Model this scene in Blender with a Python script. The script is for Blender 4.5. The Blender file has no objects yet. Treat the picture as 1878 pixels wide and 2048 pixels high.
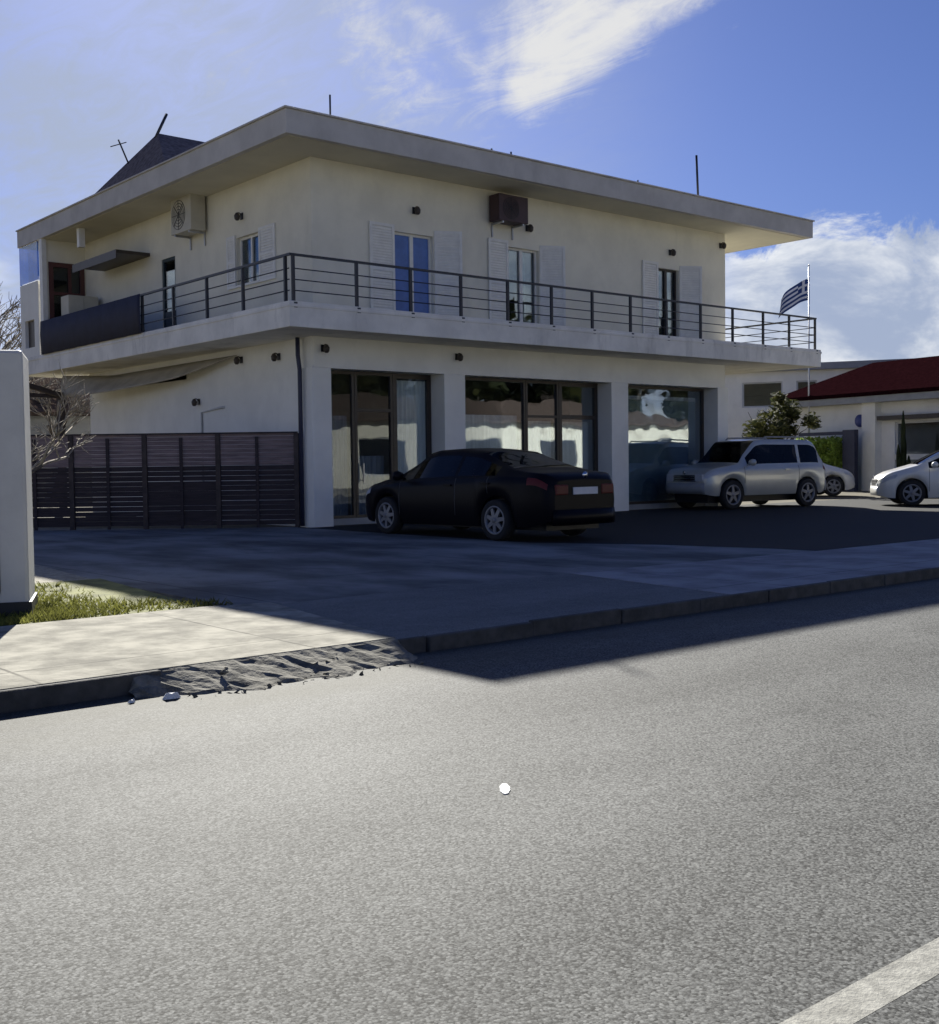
import bpy, bmesh, math, random
import numpy as np
from mathutils import Vector, Matrix
R = math.radians
S = bpy.context.scene
COL = S.collection
random.seed(7)

# ------------------------------------------------------------------ camera
def cam_axes(yaw, pitch, roll):
    f = np.array([math.sin(yaw)*math.cos(pitch), math.cos(yaw)*math.cos(pitch), math.sin(pitch)])
    r = np.array([math.cos(yaw), -math.sin(yaw), 0.0]); u = np.cross(r, f)
    return r*math.cos(roll)+u*math.sin(roll), -r*math.sin(roll)+u*math.cos(roll), f
CAM_H = 1.32
cr, cu, cf = cam_axes(R(40.1), R(-2.405), R(-0.727))
cam = bpy.data.cameras.new("camera"); cam_ob = bpy.data.objects.new("camera", cam); COL.objects.link(cam_ob)
cam_ob.matrix_world = Matrix(((cr[0], cu[0], -cf[0], 0), (cr[1], cu[1], -cf[1], 0), (cr[2], cu[2], -cf[2], CAM_H), (0, 0, 0, 1)))
cam.sensor_fit = 'VERTICAL'; cam.sensor_height = 24.0; cam.sensor_width = 24.0
cam.lens = 24.0*2320.6/2048.0
cam.clip_start = 0.05; cam.clip_end = 3000
S.camera = cam_ob

# ------------------------------------------------------------------ sun, sky, exposure
SUN_AZ = R(26.8)      # from +Y towards +X
SUN_EL = R(28.0)
SUN_POWER = 5.0
SKY_POWER = 0.05
sl = bpy.data.lights.new("sun", 'SUN'); sl.energy = SUN_POWER; sl.angle = R(0.5); sl.color = (1.0, 0.965, 0.88)
so = bpy.data.objects.new("sun", sl); COL.objects.link(so)
sd = Vector((math.sin(SUN_AZ)*math.cos(SUN_EL), math.cos(SUN_AZ)*math.cos(SUN_EL), math.sin(SUN_EL)))
so.rotation_euler = sd.to_track_quat('Z', 'Y').to_euler()
so.location = (30, 60, 40)
S.view_settings.view_transform = 'Standard'; S.view_settings.look = 'None'
S.view_settings.gamma = 1; S.view_settings.use_curve_mapping = False
S.view_settings.exposure = 1.0
try:
    S.cycles.max_bounces = 8; S.cycles.transparent_max_bounces = 12; S.cycles.caustics_reflective = False; S.cycles.caustics_refractive = False
    S.cycles.use_denoising = True; S.cycles.sample_clamp_indirect = 6
except Exception: pass

class NT:
    """small node-tree writer"""
    def __init__(self, tree): self.t = tree; self.n = tree.nodes; self.l = tree.links
    def node(self, typ, ins=None, **props):
        nd = self.n.new(typ)
        for k, v in props.items(): setattr(nd, k, v)
        for k, v in (ins or {}).items(): self.put(nd.inputs[k], v)
        return nd
    def put(self, sock, v):
        if isinstance(v, bpy.types.NodeSocket): self.l.new(v, sock)
        elif isinstance(v, bpy.types.Node): self.l.new(v.outputs[0], sock)
        else: sock.default_value = v
    def m(self, op, a, b=0.0, c=None, clamp=False):
        nd = self.n.new('ShaderNodeMath'); nd.operation = op; nd.use_clamp = clamp
        self.put(nd.inputs[0], a); self.put(nd.inputs[1], b)
        if c is not None: self.put(nd.inputs[2], c)
        return nd.outputs[0]
    def dot(self, v, d):
        nd = self.n.new('ShaderNodeVectorMath'); nd.operation = 'DOT_PRODUCT'
        self.put(nd.inputs[0], v); self.put(nd.inputs[1], d); return nd.outputs['Value']
    def step(self, v, a, b, lo=0.0, hi=1.0):
        nd = self.n.new('ShaderNodeMapRange'); nd.interpolation_type = 'SMOOTHSTEP'
        self.put(nd.inputs[0], v); self.put(nd.inputs[1], a); self.put(nd.inputs[2], b); self.put(nd.inputs[3], lo); self.put(nd.inputs[4], hi)
        return nd.outputs[0]
    def mix(self, f, a, b, blend='MIX'):
        nd = self.n.new('ShaderNodeMix'); nd.data_type = 'RGBA'; nd.blend_type = blend
        self.put(nd.inputs[0], f); self.put(nd.inputs[6], a); self.put(nd.inputs[7], b); return nd.outputs[2]
    def noise(self, vec, scale, detail=4, rough=0.55, dist=0.0):
        nd = self.n.new('ShaderNodeTexNoise'); self.put(nd.inputs['Vector'], vec)
        nd.inputs['Scale'].default_value = scale; nd.inputs['Detail'].default_value = detail
        nd.inputs['Roughness'].default_value = rough; nd.inputs['Distortion'].default_value = dist
        return nd.outputs[0]
    def scale(self, vec, s):
        nd = self.n.new('ShaderNodeMapping'); self.put(nd.inputs[0], vec); nd.inputs['Scale'].default_value = s; return nd.outputs[0]

def view_dir(px, py):
    """direction in the world seen at a point of the photograph (used for where the clouds hang in the sky)"""
    v = cf + cr*(px-939)/2320.6 - cu*(py-1024)/2320.6
    return Vector(v).normalized()

w = bpy.data.worlds.new("World"); S.world = w; w.use_nodes = True
wt = NT(w.node_tree); wt.n.clear()
sky = wt.node('ShaderNodeTexSky', sky_type='NISHITA', sun_disc=False)
sky.sun_elevation = SUN_EL; sky.sun_rotation = SUN_AZ; sky.altitude = 100; sky.air_density = 1.0; sky.dust_density = 0.6; sky.ozone_density = 3.0
tc = wt.node('ShaderNodeTexCoord'); D = tc.outputs['Generated']
sep = wt.node('ShaderNodeSeparateXYZ', {0: D})
zz = wt.m('MAXIMUM', sep.outputs[2], 0.0)
den = wt.m('ADD', zz, 0.12)
pl = wt.node('ShaderNodeCombineXYZ', {0: wt.m('DIVIDE', sep.outputs[0], den), 1: wt.m('DIVIDE', sep.outputs[1], den), 2: 0.0})
n_big = wt.noise(pl, 1.4, 6, 0.6, 0.6)
n_fine = wt.noise(D, 11.0, 10, 0.66, 0.6)
n_wisp = wt.noise(wt.scale(pl, (2.2, 0.8, 1)), 2.0, 7, 0.65, 1.0)
def streak(p0, p1, width, soft=0.06, amp=1.0):
    a, b = view_dir(*p0), view_dir(*p1)
    n = a.cross(b).normalized(); mid = (a+b).normalized(); al = (b-a).normalized(); half = (b-a).length/2
    dd = wt.dot(D, n); g = wt.m('POWER', 2.718, wt.m('MULTIPLY', wt.m('MULTIPLY', dd, dd), -1.0/(width*width)))
    t = wt.m('ABSOLUTE', wt.dot(D, al)); e = wt.step(t, half-soft*0.2, half+soft, 1.0, 0.0)
    f = wt.step(wt.dot(D, mid), 0.3, 0.6)
    return wt.m('MULTIPLY', wt.m('MULTIPLY', g, e), wt.m('MULTIPLY', f, amp))
cl = None
for s in [((1500, -130), (1040, 190), 0.030, 0.04, 1.15), ((1260, -80), (1060, 120), 0.045, 0.05, 1.05), ((1010, 60), (960, 190), 0.03, 0.05, 0.68),
          ((700, 10), (880, 210), 0.05, 0.06, 0.62), ((820, 30), (960, 120), 0.02, 0.04, 0.62), ((1050, 190), (880, 300), 0.035, 0.05, 0.4),
          ((330, 60), (620, 190), 0.06, 0.1, 0.25), ((1410, 20), (1470, 50), 0.012, 0.02, 0.3), ((1640, 150), (1700, 135), 0.008, 0.02, 0.25)]:
    v = streak(*s); cl = v if cl is None else wt.m('MAXIMUM', cl, v)
fil = wt.noise(wt.scale(pl, (3.0, 1.1, 1)), 3.0, 9, 0.7, 1.6)
mixn = wt.m('ADD', wt.m('MULTIPLY', n_fine, 0.5), wt.m('MULTIPLY', fil, 0.5))
streaks = wt.step(wt.m('ADD', wt.m('MULTIPLY', cl, 0.62), wt.m('MULTIPLY', wt.m('SUBTRACT', mixn, 0.5), 1.5)), 0.20, 0.78)
streaks = wt.m('MULTIPLY', streaks, wt.step(cl, 0.03, 0.35))
# cumulus bank low over the horizon, higher towards the right of the view
hz = wt.step(wt.m('ADD', zz, wt.m('MULTIPLY', wt.m('SUBTRACT', n_fine, 0.5), 0.22)), 0.168, 0.195, 1.0, 0.0)
right = wt.step(wt.dot(D, Vector((math.cos(R(40)), -math.sin(R(40)), 0))), 0.16, 0.24)
left = wt.step(wt.dot(D, Vector((-math.cos(R(40)), math.sin(R(40)), 0))), 0.34, 0.40)
bank = wt.m('MULTIPLY', hz, wt.m('MAXIMUM', right, left))
bank_shade = wt.step(wt.noise(wt.scale(D, (1, 1, 2.2)), 7.0, 6, 0.6, 0.4), 0.36, 0.62)
haze = wt.step(wt.dot(D, Vector((math.sin(R(15)), math.cos(R(15)), 0.30)).normalized()), 0.80, 1.0)
SKYC = wt.node('ShaderNodeVectorMath', {0: sky.outputs[0], 1: (SKY_POWER*0.41, SKY_POWER*0.475, SKY_POWER*0.79)}, operation='MULTIPLY').outputs[0]
CLK = 1.0
base = wt.mix(wt.m('MULTIPLY', haze, wt.step(wt.m('ADD', wt.m('MULTIPLY', fil, 0.45), wt.m('MULTIPLY', n_big, 0.55)), 0.36, 0.66, 0.32, 0.85)), SKYC, (0.205, 0.235, 0.29, 1))
base = wt.mix(wt.m('MULTIPLY', bank, 0.92), base, wt.mix(bank_shade, (0.19, 0.225, 0.30, 1), (0.46, 0.47, 0.475, 1)))
base = wt.mix(wt.m('MULTIPLY', streaks, 0.95), base, (0.40, 0.40, 0.395, 1))
bg = wt.node('ShaderNodeBackground', {0: base, 1: 1.0})
wo = wt.node('ShaderNodeOutputWorld', {0: bg.outputs[0]})

# ------------------------------------------------------------------ materials
MATS = {}
def mat(name, col, rough=0.7, var=0.12, vscale=3.0, bump=0.0, bscale=40.0, metal=0.0, spec=0.5, grime=0.0, coat=0.0, stretch=(1, 1, 1), joints=None):
    if name in MATS: return MATS[name]
    m = bpy.data.materials.new(name); m.use_nodes = True; t = NT(m.node_tree); t.n.clear()
    pos = t.node('ShaderNodeNewGeometry').outputs['Position']
    pos = t.scale(pos, stretch)
    nz = t.noise(pos, vscale, 6, 0.6)
    f = t.step(nz, 0.3, 0.7)
    a = tuple(c*(1-var) for c in col)+(1,); b = tuple(min(1, c*(1+var)) for c in col)+(1,)
    c = t.mix(f, a, b)
    if grime:
        g = t.step(t.noise(t.scale(pos, (1, 1, 0.35)), 1.7, 8, 0.7, 0.3), 0.52, 0.75)
        c = t.mix(t.m('MULTIPLY', g, grime), c, tuple(x*0.45 for x in col)+(1,))
    if joints:
        sx = t.node('ShaderNodeSeparateXYZ', {0: t.node('ShaderNodeNewGeometry').outputs['Position']}); wob = t.m('MULTIPLY', t.m('SUBTRACT', t.noise(pos, 2.0, 4), 0.5), 0.03)
        ln = None
        for k_, (per, off) in enumerate(joints):
            d_ = t.m('MULTIPLY', t.m('ABSOLUTE', t.m('SUBTRACT', t.m('FRACT', t.m('DIVIDE', t.m('ADD', t.m('ADD', sx.outputs[k_], off), wob), per)), 0.5)), per)
            g_ = t.step(d_, 0.006, 0.016, 1.0, 0.0); ln = g_ if ln is None else t.m('MAXIMUM', ln, g_)
        c = t.mix(t.m('MULTIPLY', ln, t.step(t.noise(pos, 1.3, 4), 0.3, 0.6, 0.35, 0.9)), c, tuple(x*0.3 for x in col)+(1,))
    p = t.node('ShaderNodeBsdfPrincipled', {'Base Color': c, 'Roughness': rough, 'Metallic': metal})
    p.inputs['Specular IOR Level'].default_value = spec
    p.inputs['Coat Weight'].default_value = coat; p.inputs['Coat Roughness'].default_value = 0.05
    if bump:
        bn = t.node('ShaderNodeBump', {'Height': t.noise(pos, bscale, 4, 0.6), 'Strength': bump, 'Distance': 0.01}); t.put(p.inputs['Normal'], bn.outputs[0])
    t.node('ShaderNodeOutputMaterial', {0: p.outputs[0]})
    MATS[name] = m; return m
def glass(name, tint=(0.75, 0.8, 0.82), refl=1.0, ior=1.9, rough=0.01):
    if name in MATS: return MATS[name]
    m = bpy.data.materials.new(name); m.use_nodes = True; t = NT(m.node_tree); t.n.clear()
    fr = t.node('ShaderNodeFresnel', {'IOR': ior}); tr = t.node('ShaderNodeBsdfTransparent', {0: tint+(1,)})
    pos = t.node('ShaderNodeNewGeometry').outputs['Position']
    bn = t.node('ShaderNodeBump', {'Height': t.noise(pos, 0.9, 2, 0.5), 'Strength': 0.08, 'Distance': 0.05})
    gl = t.node('ShaderNodeBsdfGlossy', {0: (0.95, 0.98, 1, 1), 'Roughness': rough, 'Normal': bn.outputs[0]})
    mx = t.node('ShaderNodeMixShader', {0: t.m('MULTIPLY', fr.outputs[0], refl, clamp=True), 1: tr.outputs[0], 2: gl.outputs[0]})
    t.node('ShaderNodeOutputMaterial', {0: mx.outputs[0]})
    MATS[name] = m; return m

def asphalt(name, base, agg=0.5, track=0.0, warm=0.0, rough=0.85, spec=0.3, gutter=False):
    if name in MATS: return MATS[name]
    m = bpy.data.materials.new(name); m.use_nodes = True; t = NT(m.node_tree); t.n.clear()
    pos = t.node('ShaderNodeNewGeometry').outputs['Position']
    vo = t.node('ShaderNodeTexVoronoi', {'Vector': pos, 'Scale': 110.0, 'Randomness': 1.0}, feature='F1')
    cellr = t.node('ShaderNodeSeparateColor', {0: vo.outputs['Color']}).outputs[0]
    fine = t.noise(pos, 85.0, 5, 0.8)
    mid = t.noise(pos, 7.0, 6, 0.65)
    big = t.noise(t.scale(pos, (0.10, 0.9, 1)), 1.0, 4, 0.55)
    patch = t.noise(t.scale(pos, (0.35, 0.6, 1)), 1.3, 6, 0.6, 0.6)
    k = t.m('ADD', t.m('MULTIPLY', t.m('SUBTRACT', cellr, 0.5), agg*1.0), t.m('MULTIPLY', t.m('SUBTRACT', fine, 0.5), agg*3.0))
    k = t.m('ADD', k, t.m('MULTIPLY', t.m('SUBTRACT', mid, 0.5), 0.5))
    k = t.m('ADD', k, t.m('MULTIPLY', t.m('SUBTRACT', big, 0.5), track))
    k = t.m('ADD', k, t.m('MULTIPLY', t.m('SUBTRACT', patch, 0.5), track))
    k = t.m('MAXIMUM', t.m('ADD', k, 1.0), 0.15)
    gaps = t.step(vo.outputs['Distance'], 0.35, 0.75, 1.0, 0.7)
    k = t.m('MULTIPLY', k, gaps)
    c = t.node('ShaderNodeVectorMath', {0: (base*(0.985+warm), base, base*(0.95-warm)), 1: t.node('ShaderNodeCombineXYZ', {0: k, 1: k, 2: k}).outputs[0]}, operation='MULTIPLY').outputs[0]
    if gutter:      # earth and leaf dust washed along the kerb, a few old oil drips in the lane
        sx = t.node('ShaderNodeSeparateXYZ', {0: pos})
        d1 = t.m('MULTIPLY', t.step(t.m('ADD', sx.outputs[1], t.m('MULTIPLY', t.m('SUBTRACT', t.noise(t.scale(pos, (0.5, 1, 1)), 1.6, 7, 0.65), 0.5), 2.4)), 5.0, 6.5), 0.6)
        c = t.mix(d1, c, (0.060, 0.056, 0.036, 1))
        oil = t.step(t.noise(t.scale(pos, (0.7, 1, 1)), 2.3, 5, 0.6, 0.4), 0.66, 0.76)
        c = t.mix(t.m('MULTIPLY', oil, 0.45), c, (0.045, 0.045, 0.045, 1))
    p = t.node('ShaderNodeBsdfPrincipled', {'Base Color': c, 'Roughness': rough}); p.inputs['Specular IOR Level'].default_value = spec
    h = t.m('SUBTRACT', t.m('MULTIPLY', fine, 0.4), vo.outputs['Distance'])
    bn = t.node('ShaderNodeBump', {'Height': h, 'Strength': 0.30, 'Distance': 0.003}); t.put(p.inputs['Normal'], bn.outputs[0])
    t.node('ShaderNodeOutputMaterial', {0: p.outputs[0]}); MATS[name] = m; return m

M_ROAD = asphalt('road_asphalt', 0.120, 1.4, 1.2, 0.0, 0.80, 0.22, gutter=True)
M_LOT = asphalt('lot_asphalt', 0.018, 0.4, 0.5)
M_APRON = asphalt('apron_tarmac', 0.19, 0.4, 0.9)
M_PAVE = mat('concrete_pavement', (0.31, 0.295, 0.245), 0.9, 0.38, 3.5, 0.6, 25, grime=0.6, spec=0.1, joints=((1.8, 0.4), (2.9, 0.3)))
M_FORE = mat('forecourt_concrete', (0.20, 0.20, 0.19), 0.9, 0.5, 0.9, 0.5, 30, grime=0.75, spec=0.2, stretch=(1, 0.5, 1), joints=((4.2, 1.0), (3.6, 1.9)))
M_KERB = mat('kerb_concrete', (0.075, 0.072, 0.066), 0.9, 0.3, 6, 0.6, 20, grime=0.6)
M_MORTAR = mat('rough_mortar', (0.17, 0.16, 0.13), 0.95, 0.45, 12, 1.0, 30, grime=0.5)
M_EARTH = mat('earth', (0.10, 0.085, 0.05), 0.95, 0.3, 1.0, 0.5, 10)
M_GRAVEL = mat('pale_gravel', (0.30, 0.28, 0.22), 0.95, 0.35, 14, 0.8, 30, grime=0.3)
M_WALL = mat('cream_render', (0.80, 0.765, 0.635), 0.85, 0.06, 1.2, 0.15, 60, grime=0.14)
M_WALLW = mat('white_render', (0.86, 0.85, 0.79), 0.85, 0.05, 1.2, 0.15, 60, grime=0.12)
M_SLAB = mat('painted_fascia', (0.80, 0.78, 0.72), 0.8, 0.10, 1.5, 0.15, 50, grime=0.55)
M_ROOFF = mat('roof_fascia', (0.54, 0.52, 0.49), 0.8, 0.10, 1.5, 0.15, 50, grime=0.25)
M_SOFF = mat('soffit_paint', (0.62, 0.58, 0.45), 0.85, 0.06, 1.0)
M_TILE = mat('dark_roof_tiles', (0.17, 0.15, 0.155), 0.9, 0.3, 9, 0.6, 12, spec=0.0)
M_REDT = mat('red_roof_tiles', (0.017, 0.005, 0.0065), 0.9, 0.25, 8, 0.4, 14, spec=0.0)
M_RAIL = mat('dark_rail_paint', (0.020, 0.024, 0.035), 0.45, 0.2, 10)
M_WHITE = mat('white_shutter_paint', (0.78, 0.77, 0.72), 0.5, 0.05, 6)
M_GREYW = mat('grey_shutter_paint', (0.55, 0.56, 0.57), 0.5, 0.06, 6)
M_DARKFR = mat('brown_aluminium', (0.045, 0.035, 0.028), 0.45, 0.15, 8)
M_BLUEB = mat('blue_door_paint', (0.09, 0.18, 0.46), 0.35, 0.12, 5)
M_CURT = mat('curtain_cloth', (0.78, 0.79, 0.70), 0.9, 0.15, 3, 0.3, 8, stretch=(6, 6, 0.3))
M_TEAL = mat('teal_reflection_cloth', (0.30, 0.37, 0.36), 0.9, 0.2, 1.0)
M_CURTD = mat('grey_curtain_cloth', (0.22, 0.24, 0.26), 0.9, 0.2, 3, stretch=(6, 6, 0.3))
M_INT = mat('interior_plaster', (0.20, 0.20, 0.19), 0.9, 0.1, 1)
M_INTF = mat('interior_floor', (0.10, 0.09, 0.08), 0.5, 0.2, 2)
M_GLASS = glass('window_glass', (0.70, 0.75, 0.78), 0.8, 1.55)
M_SHOPG = glass('shop_glass', (0.88, 0.92, 0.95), 0.6, 1.5)
M_BLUEG = glass('blue_glass', (0.20, 0.34, 0.62), 0.8, 1.6)
M_NAVY = mat('navy_screen_cloth', (0.018, 0.020, 0.045), 0.8, 0.15, 4)
M_WOOD = mat('dark_fence_wood', (0.035, 0.024, 0.026), 0.75, 0.35, 5, 0.4, 20, stretch=(0.5, 0.5, 6))
M_WOODL = mat('pale_fence_wood', (0.21, 0.155, 0.15), 0.8, 0.3, 5, 0.4, 20, stretch=(0.5, 0.5, 6))  # paler wood of the upper fence panels
M_POST = mat('brown_post_wood', (0.06, 0.045, 0.04), 0.8, 0.3, 6, 0.3, 20)
M_SAIL = mat('beige_sail_cloth', (0.40, 0.36, 0.28), 0.9, 0.15, 2)
M_GREY = mat('grey_paint', (0.30, 0.31, 0.32), 0.6, 0.08, 3)
M_CAB = mat('pale_grey_cabinet_paint', (0.60, 0.59, 0.55), 0.6, 0.08, 2, 0.2, 30, grime=0.40)
M_SEAM = mat('dark_seam', (0.10, 0.10, 0.10), 0.8)
M_ACW = mat('beige_ac_casing', (0.50, 0.47, 0.38), 0.5, 0.05, 4, grime=0.2)
M_ACR = mat('dark_red_ac_casing', (0.045, 0.020, 0.026), 0.5, 0.15, 4)
M_BLACK = mat('black_plastic', (0.012, 0.012, 0.014), 0.5, 0.2, 8)
M_METAL = mat('galvanised_metal', (0.45, 0.46, 0.48), 0.4, 0.1, 8, metal=0.8)
def leafmat(name, col, var=0.5, vscale=2.5):
    m = mat(name, col, 0.75, var, vscale, spec=0.08); t = NT(m.node_tree)
    pr_ = [n for n in t.n if n.type == 'BSDF_PRINCIPLED'][0]; out = [n for n in t.n if n.type == 'OUTPUT_MATERIAL'][0]
    src = pr_.inputs['Base Color'].links[0].from_socket
    tl_ = t.node('ShaderNodeBsdfTranslucent', {0: src}); mx = t.node('ShaderNodeMixShader', {0: 0.4, 1: pr_.outputs[0], 2: tl_.outputs[0]}); t.l.new(mx.outputs[0], out.inputs[0]); return m
M_LEAF = leafmat('olive_leaf', (0.10, 0.105, 0.035)); M_LEAFD = leafmat('dark_leaf', (0.045, 0.055, 0.026)); M_LEAFG = leafmat('grey_leaf', (0.20, 0.185, 0.135)); M_HEDGE = leafmat('hedge_leaf', (0.26, 0.36, 0.07), vscale=4)
M_BARK = mat('bark', (0.08, 0.065, 0.05), 0.9, 0.3, 8, 0.8, 15)
M_GRASS = leafmat('verge_grass', (0.17, 0.175, 0.045), 0.4, 2.0)
M_LINE = mat('road_line_paint', (0.29, 0.285, 0.25), 0.8, 0.3, 20, 0.4, 80, grime=0.3)
M_SPOT = mat('white_spot_colour', (0.72, 0.72, 0.70), 0.7, 0.12, 40)
M_LITTER = mat('white_paper', (0.8, 0.8, 0.78), 0.8, 0.05, 20)
M_BRIGHTW = mat('neighbour_white_render', (0.80, 0.80, 0.79), 0.85, 0.06, 1.0, 0.1, 30, grime=0.12)
M_LILAC = mat('lilac_render', (0.38, 0.38, 0.46), 0.85, 0.06, 1.0)
M_BROWNR = mat('brown_tile_roof', (0.10, 0.075, 0.062), 0.85, 0.3, 6, 0.4, 10, spec=0.0)
M_BLUESG = mat('blue_sign_paint', (0.05, 0.07, 0.25), 0.5, 0.1, 6)
M_DKBLUE = mat('dark_blue_steel', (0.025, 0.028, 0.06), 0.5, 0.1, 6)
M_FLAGB = mat('flag_blue_cloth', (0.02, 0.06, 0.22), 0.8, 0.1, 4)
M_FLAGW = mat('flag_white_cloth', (0.75, 0.76, 0.80), 0.8, 0.05, 4)
# cars
M_CARK = mat('black_car_paint', (0.005, 0.0045, 0.007), 0.38, 0.05, 3, spec=0.12, coat=0.0)
M_CARS = mat('silver_car_paint', (0.50, 0.51, 0.48), 0.35, 0.04, 3, metal=0.35, coat=0.6)
M_CARW = mat('white_car_paint', (0.72, 0.71, 0.66), 0.3, 0.03, 3, coat=0.6)
M_CARG = glass('car_glass', (0.06, 0.06, 0.08), 0.6, 1.45, 0.02)
M_TYRE = mat('tyre_rubber', (0.014, 0.014, 0.015), 0.85, 0.2, 12)
M_RIM = mat('alloy_rim', (0.20, 0.205, 0.22), 0.45, 0.08, 8, metal=0.3)
M_TAIL = mat('red_lens', (0.12, 0.018, 0.016), 0.45, 0.1, 10, spec=0.3)
M_LAMP = mat('clear_lens', (0.50, 0.52, 0.55), 0.4, 0.1, 20, spec=0.4)
M_PLATE = mat('number_plate', (0.65, 0.66, 0.68), 0.5, 0.03, 10)
M_CHROME = mat('chrome', (0.6, 0.6, 0.62), 0.15, 0.05, 10, metal=1.0)

# ------------------------------------------------------------------ mesh helpers
class MB:
    def __init__(self): self.v = []; self.f = []; self.mi = []; self.sm = []
    def add(self, vs, fs, mi=0, smooth=False):
        o = len(self.v); self.v += [tuple(p) for p in vs]; self.f += [tuple(i+o for i in f) for f in fs]
        self.mi += [mi]*len(fs); self.sm += [smooth]*len(fs); return self
    def box(self, x0, x1, y0, y1, z0, z1, mi=0, M=None):
        vs = [(x, y, z) for z in (z0, z1) for y in (y0, y1) for x in (x0, x1)]
        if M is not None: vs = [tuple(M @ Vector(p)) for p in vs]
        return self.add(vs, [(0, 2, 3, 1), (4, 5, 7, 6), (0, 1, 5, 4), (2, 6, 7, 3), (0, 4, 6, 2), (1, 3, 7, 5)], mi)
    def bar(self, a, b, wx, wz=None, mi=0):
        """square bar from a to b"""
        a, b = Vector(a), Vector(b); d = (b-a).normalized(); wz = wz or wx
        up = Vector((0, 0, 1)) if abs(d.z) < 0.95 else Vector((0, 1, 0))
        s = d.cross(up).normalized(); u = s.cross(d)
        vs = [p+s*i*wx/2+u*j*wz/2 for p in (a, b) for i, j in ((-1, -1), (1, -1), (1, 1), (-1, 1))]
        return self.add(vs, [(3, 2, 1, 0), (4, 5, 6, 7), (0, 1, 5, 4), (1, 2, 6, 5), (2, 3, 7, 6), (3, 0, 4, 7)], mi)
    def tube(self, pts, rad, n=8, mi=0, smooth=True):
        pts = [Vector(p) for p in pts]; rs = rad if isinstance(rad, (list, tuple)) else [rad]*len(pts); vs = []
        ref = Vector((0.31, 0.17, 0.94)).normalized()
        for i, p in enumerate(pts):
            d = (pts[min(i+1, len(pts)-1)]-pts[max(i-1, 0)]).normalized()
            r_ = ref if abs(d.dot(ref)) < 0.9 else Vector((1, 0, 0)); s = d.cross(r_).normalized(); u = s.cross(d)
            vs += [p+(s*math.cos(2*math.pi*k/n)+u*math.sin(2*math.pi*k/n))*rs[i] for k in range(n)]
        fs = [(i*n+k, i*n+(k+1) % n, (i+1)*n+(k+1) % n, (i+1)*n+k) for i in range(len(pts)-1) for k in range(n)]
        self.add(vs, fs, mi, smooth)
        e = (len(pts)-1)*n; o = len(self.v)-len(vs)
        self.f += [tuple(o+k for k in reversed(range(n))), tuple(o+e+k for k in range(n))]; self.mi += [mi]*2; self.sm += [False]*2
        return self
    def prism(self, poly, z0, z1, mi=0):
        n = len(poly); vs = [(x, y, z0) for x, y in poly]+[(x, y, z1) for x, y in poly]
        return self.add(vs, [tuple(reversed(range(n))), tuple(range(n, 2*n))]+[(i, (i+1) % n, n+(i+1) % n, n+i) for i in range(n)], mi)
    def lathe(self, prof, axis='y', n=28, c=(0, 0, 0), mi=0):
        vs = []; m = len(prof)
        for k in range(n):
            a = 2*math.pi*k/n
            for r, h in prof:
                p = {'y': (r*math.cos(a), h, r*math.sin(a)), 'z': (r*math.cos(a), r*math.sin(a), h), 'x': (h, r*math.cos(a), r*math.sin(a))}[axis]
                vs.append((p[0]+c[0], p[1]+c[1], p[2]+c[2]))
        fs = [(k*m+i, k*m+i+1, ((k+1) % n)*m+i+1, ((k+1) % n)*m+i) for k in range(n) for i in range(m-1)]
        return self.add(vs, fs, mi, True)
    def build(self, name, mats, parent=None, loc=None, rotz=0.0, bevel=0.0, fix=True):
        me = bpy.data.meshes.new(name); me.from_pydata([tuple(p) for p in self.v], [], self.f)
        for p, i, s in zip(me.polygons, self.mi, self.sm): p.material_index = i; p.use_smooth = s
        for m in (mats if isinstance(mats, (list, tuple)) else [mats]): me.materials.append(m)
        if fix:
            bm = bmesh.new(); bm.from_mesh(me); bmesh.ops.recalc_face_normals(bm, faces=bm.faces); bm.to_mesh(me); bm.free()
        me.update()
        o = bpy.data.objects.new(name, me); COL.objects.link(o)
        if parent is not None: o.parent = parent
        if loc is not None: o.location = loc
        o.rotation_euler = (0, 0, rotz)
        if bevel:
            b = o.modifiers.new('bevel', 'BEVEL'); b.width = bevel; b.segments = 2; b.limit_method = 'ANGLE'
        return o
def tag(o, label=None, cat=None, group=None, kind=None):
    for k, v in (('label', label), ('category', cat), ('group', group), ('kind', kind)):
        if v: o[k] = v
    return o
def empty(name, loc, label, cat, rotz=0.0, group=None):
    o = bpy.data.objects.new(name, None); COL.objects.link(o); o.location = loc; o.rotation_euler = (0, 0, rotz)
    o.empty_display_size = 0.2
    return tag(o, label, cat, group)
def copy_tree(o, parent=None):
    c = o.copy(); COL.objects.link(c)
    if parent is not None: c.parent = parent
    for ch in o.children: copy_tree(ch, c)
    return c
def struct(o): o['kind'] = 'structure'; return o
def wallx(mb, x0, x1, y0, y1, z0, z1, holes, mi=0):
    """wall along x with rectangular holes (hx0,hx1,hz0,hz1)"""
    xs = sorted({x0, x1, *[h[0] for h in holes], *[h[1] for h in holes]}); zs = sorted({z0, z1, *[h[2] for h in holes], *[h[3] for h in holes]})
    for a, b in zip(xs, xs[1:]):
        run = None
        for c, d in zip(zs, zs[1:]):
            hole = any(h[0] < (a+b)/2 < h[1] and h[2] < (c+d)/2 < h[3] for h in holes)
            if not hole: run = (run[0], d) if run else (c, d)
            if hole or d == zs[-1]:
                if run: mb.box(a, b, y0, y1, run[0], run[1], mi)
                run = None
def wally(mb, y0, y1, x0, x1, z0, z1, holes, mi=0):
    t = MB(); wallx(t, y0, y1, x0, x1, z0, z1, holes, mi)
    mb.add([(p[1], p[0], p[2]) for p in t.v], [tuple(reversed(f)) for f in t.f], mi)

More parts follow.
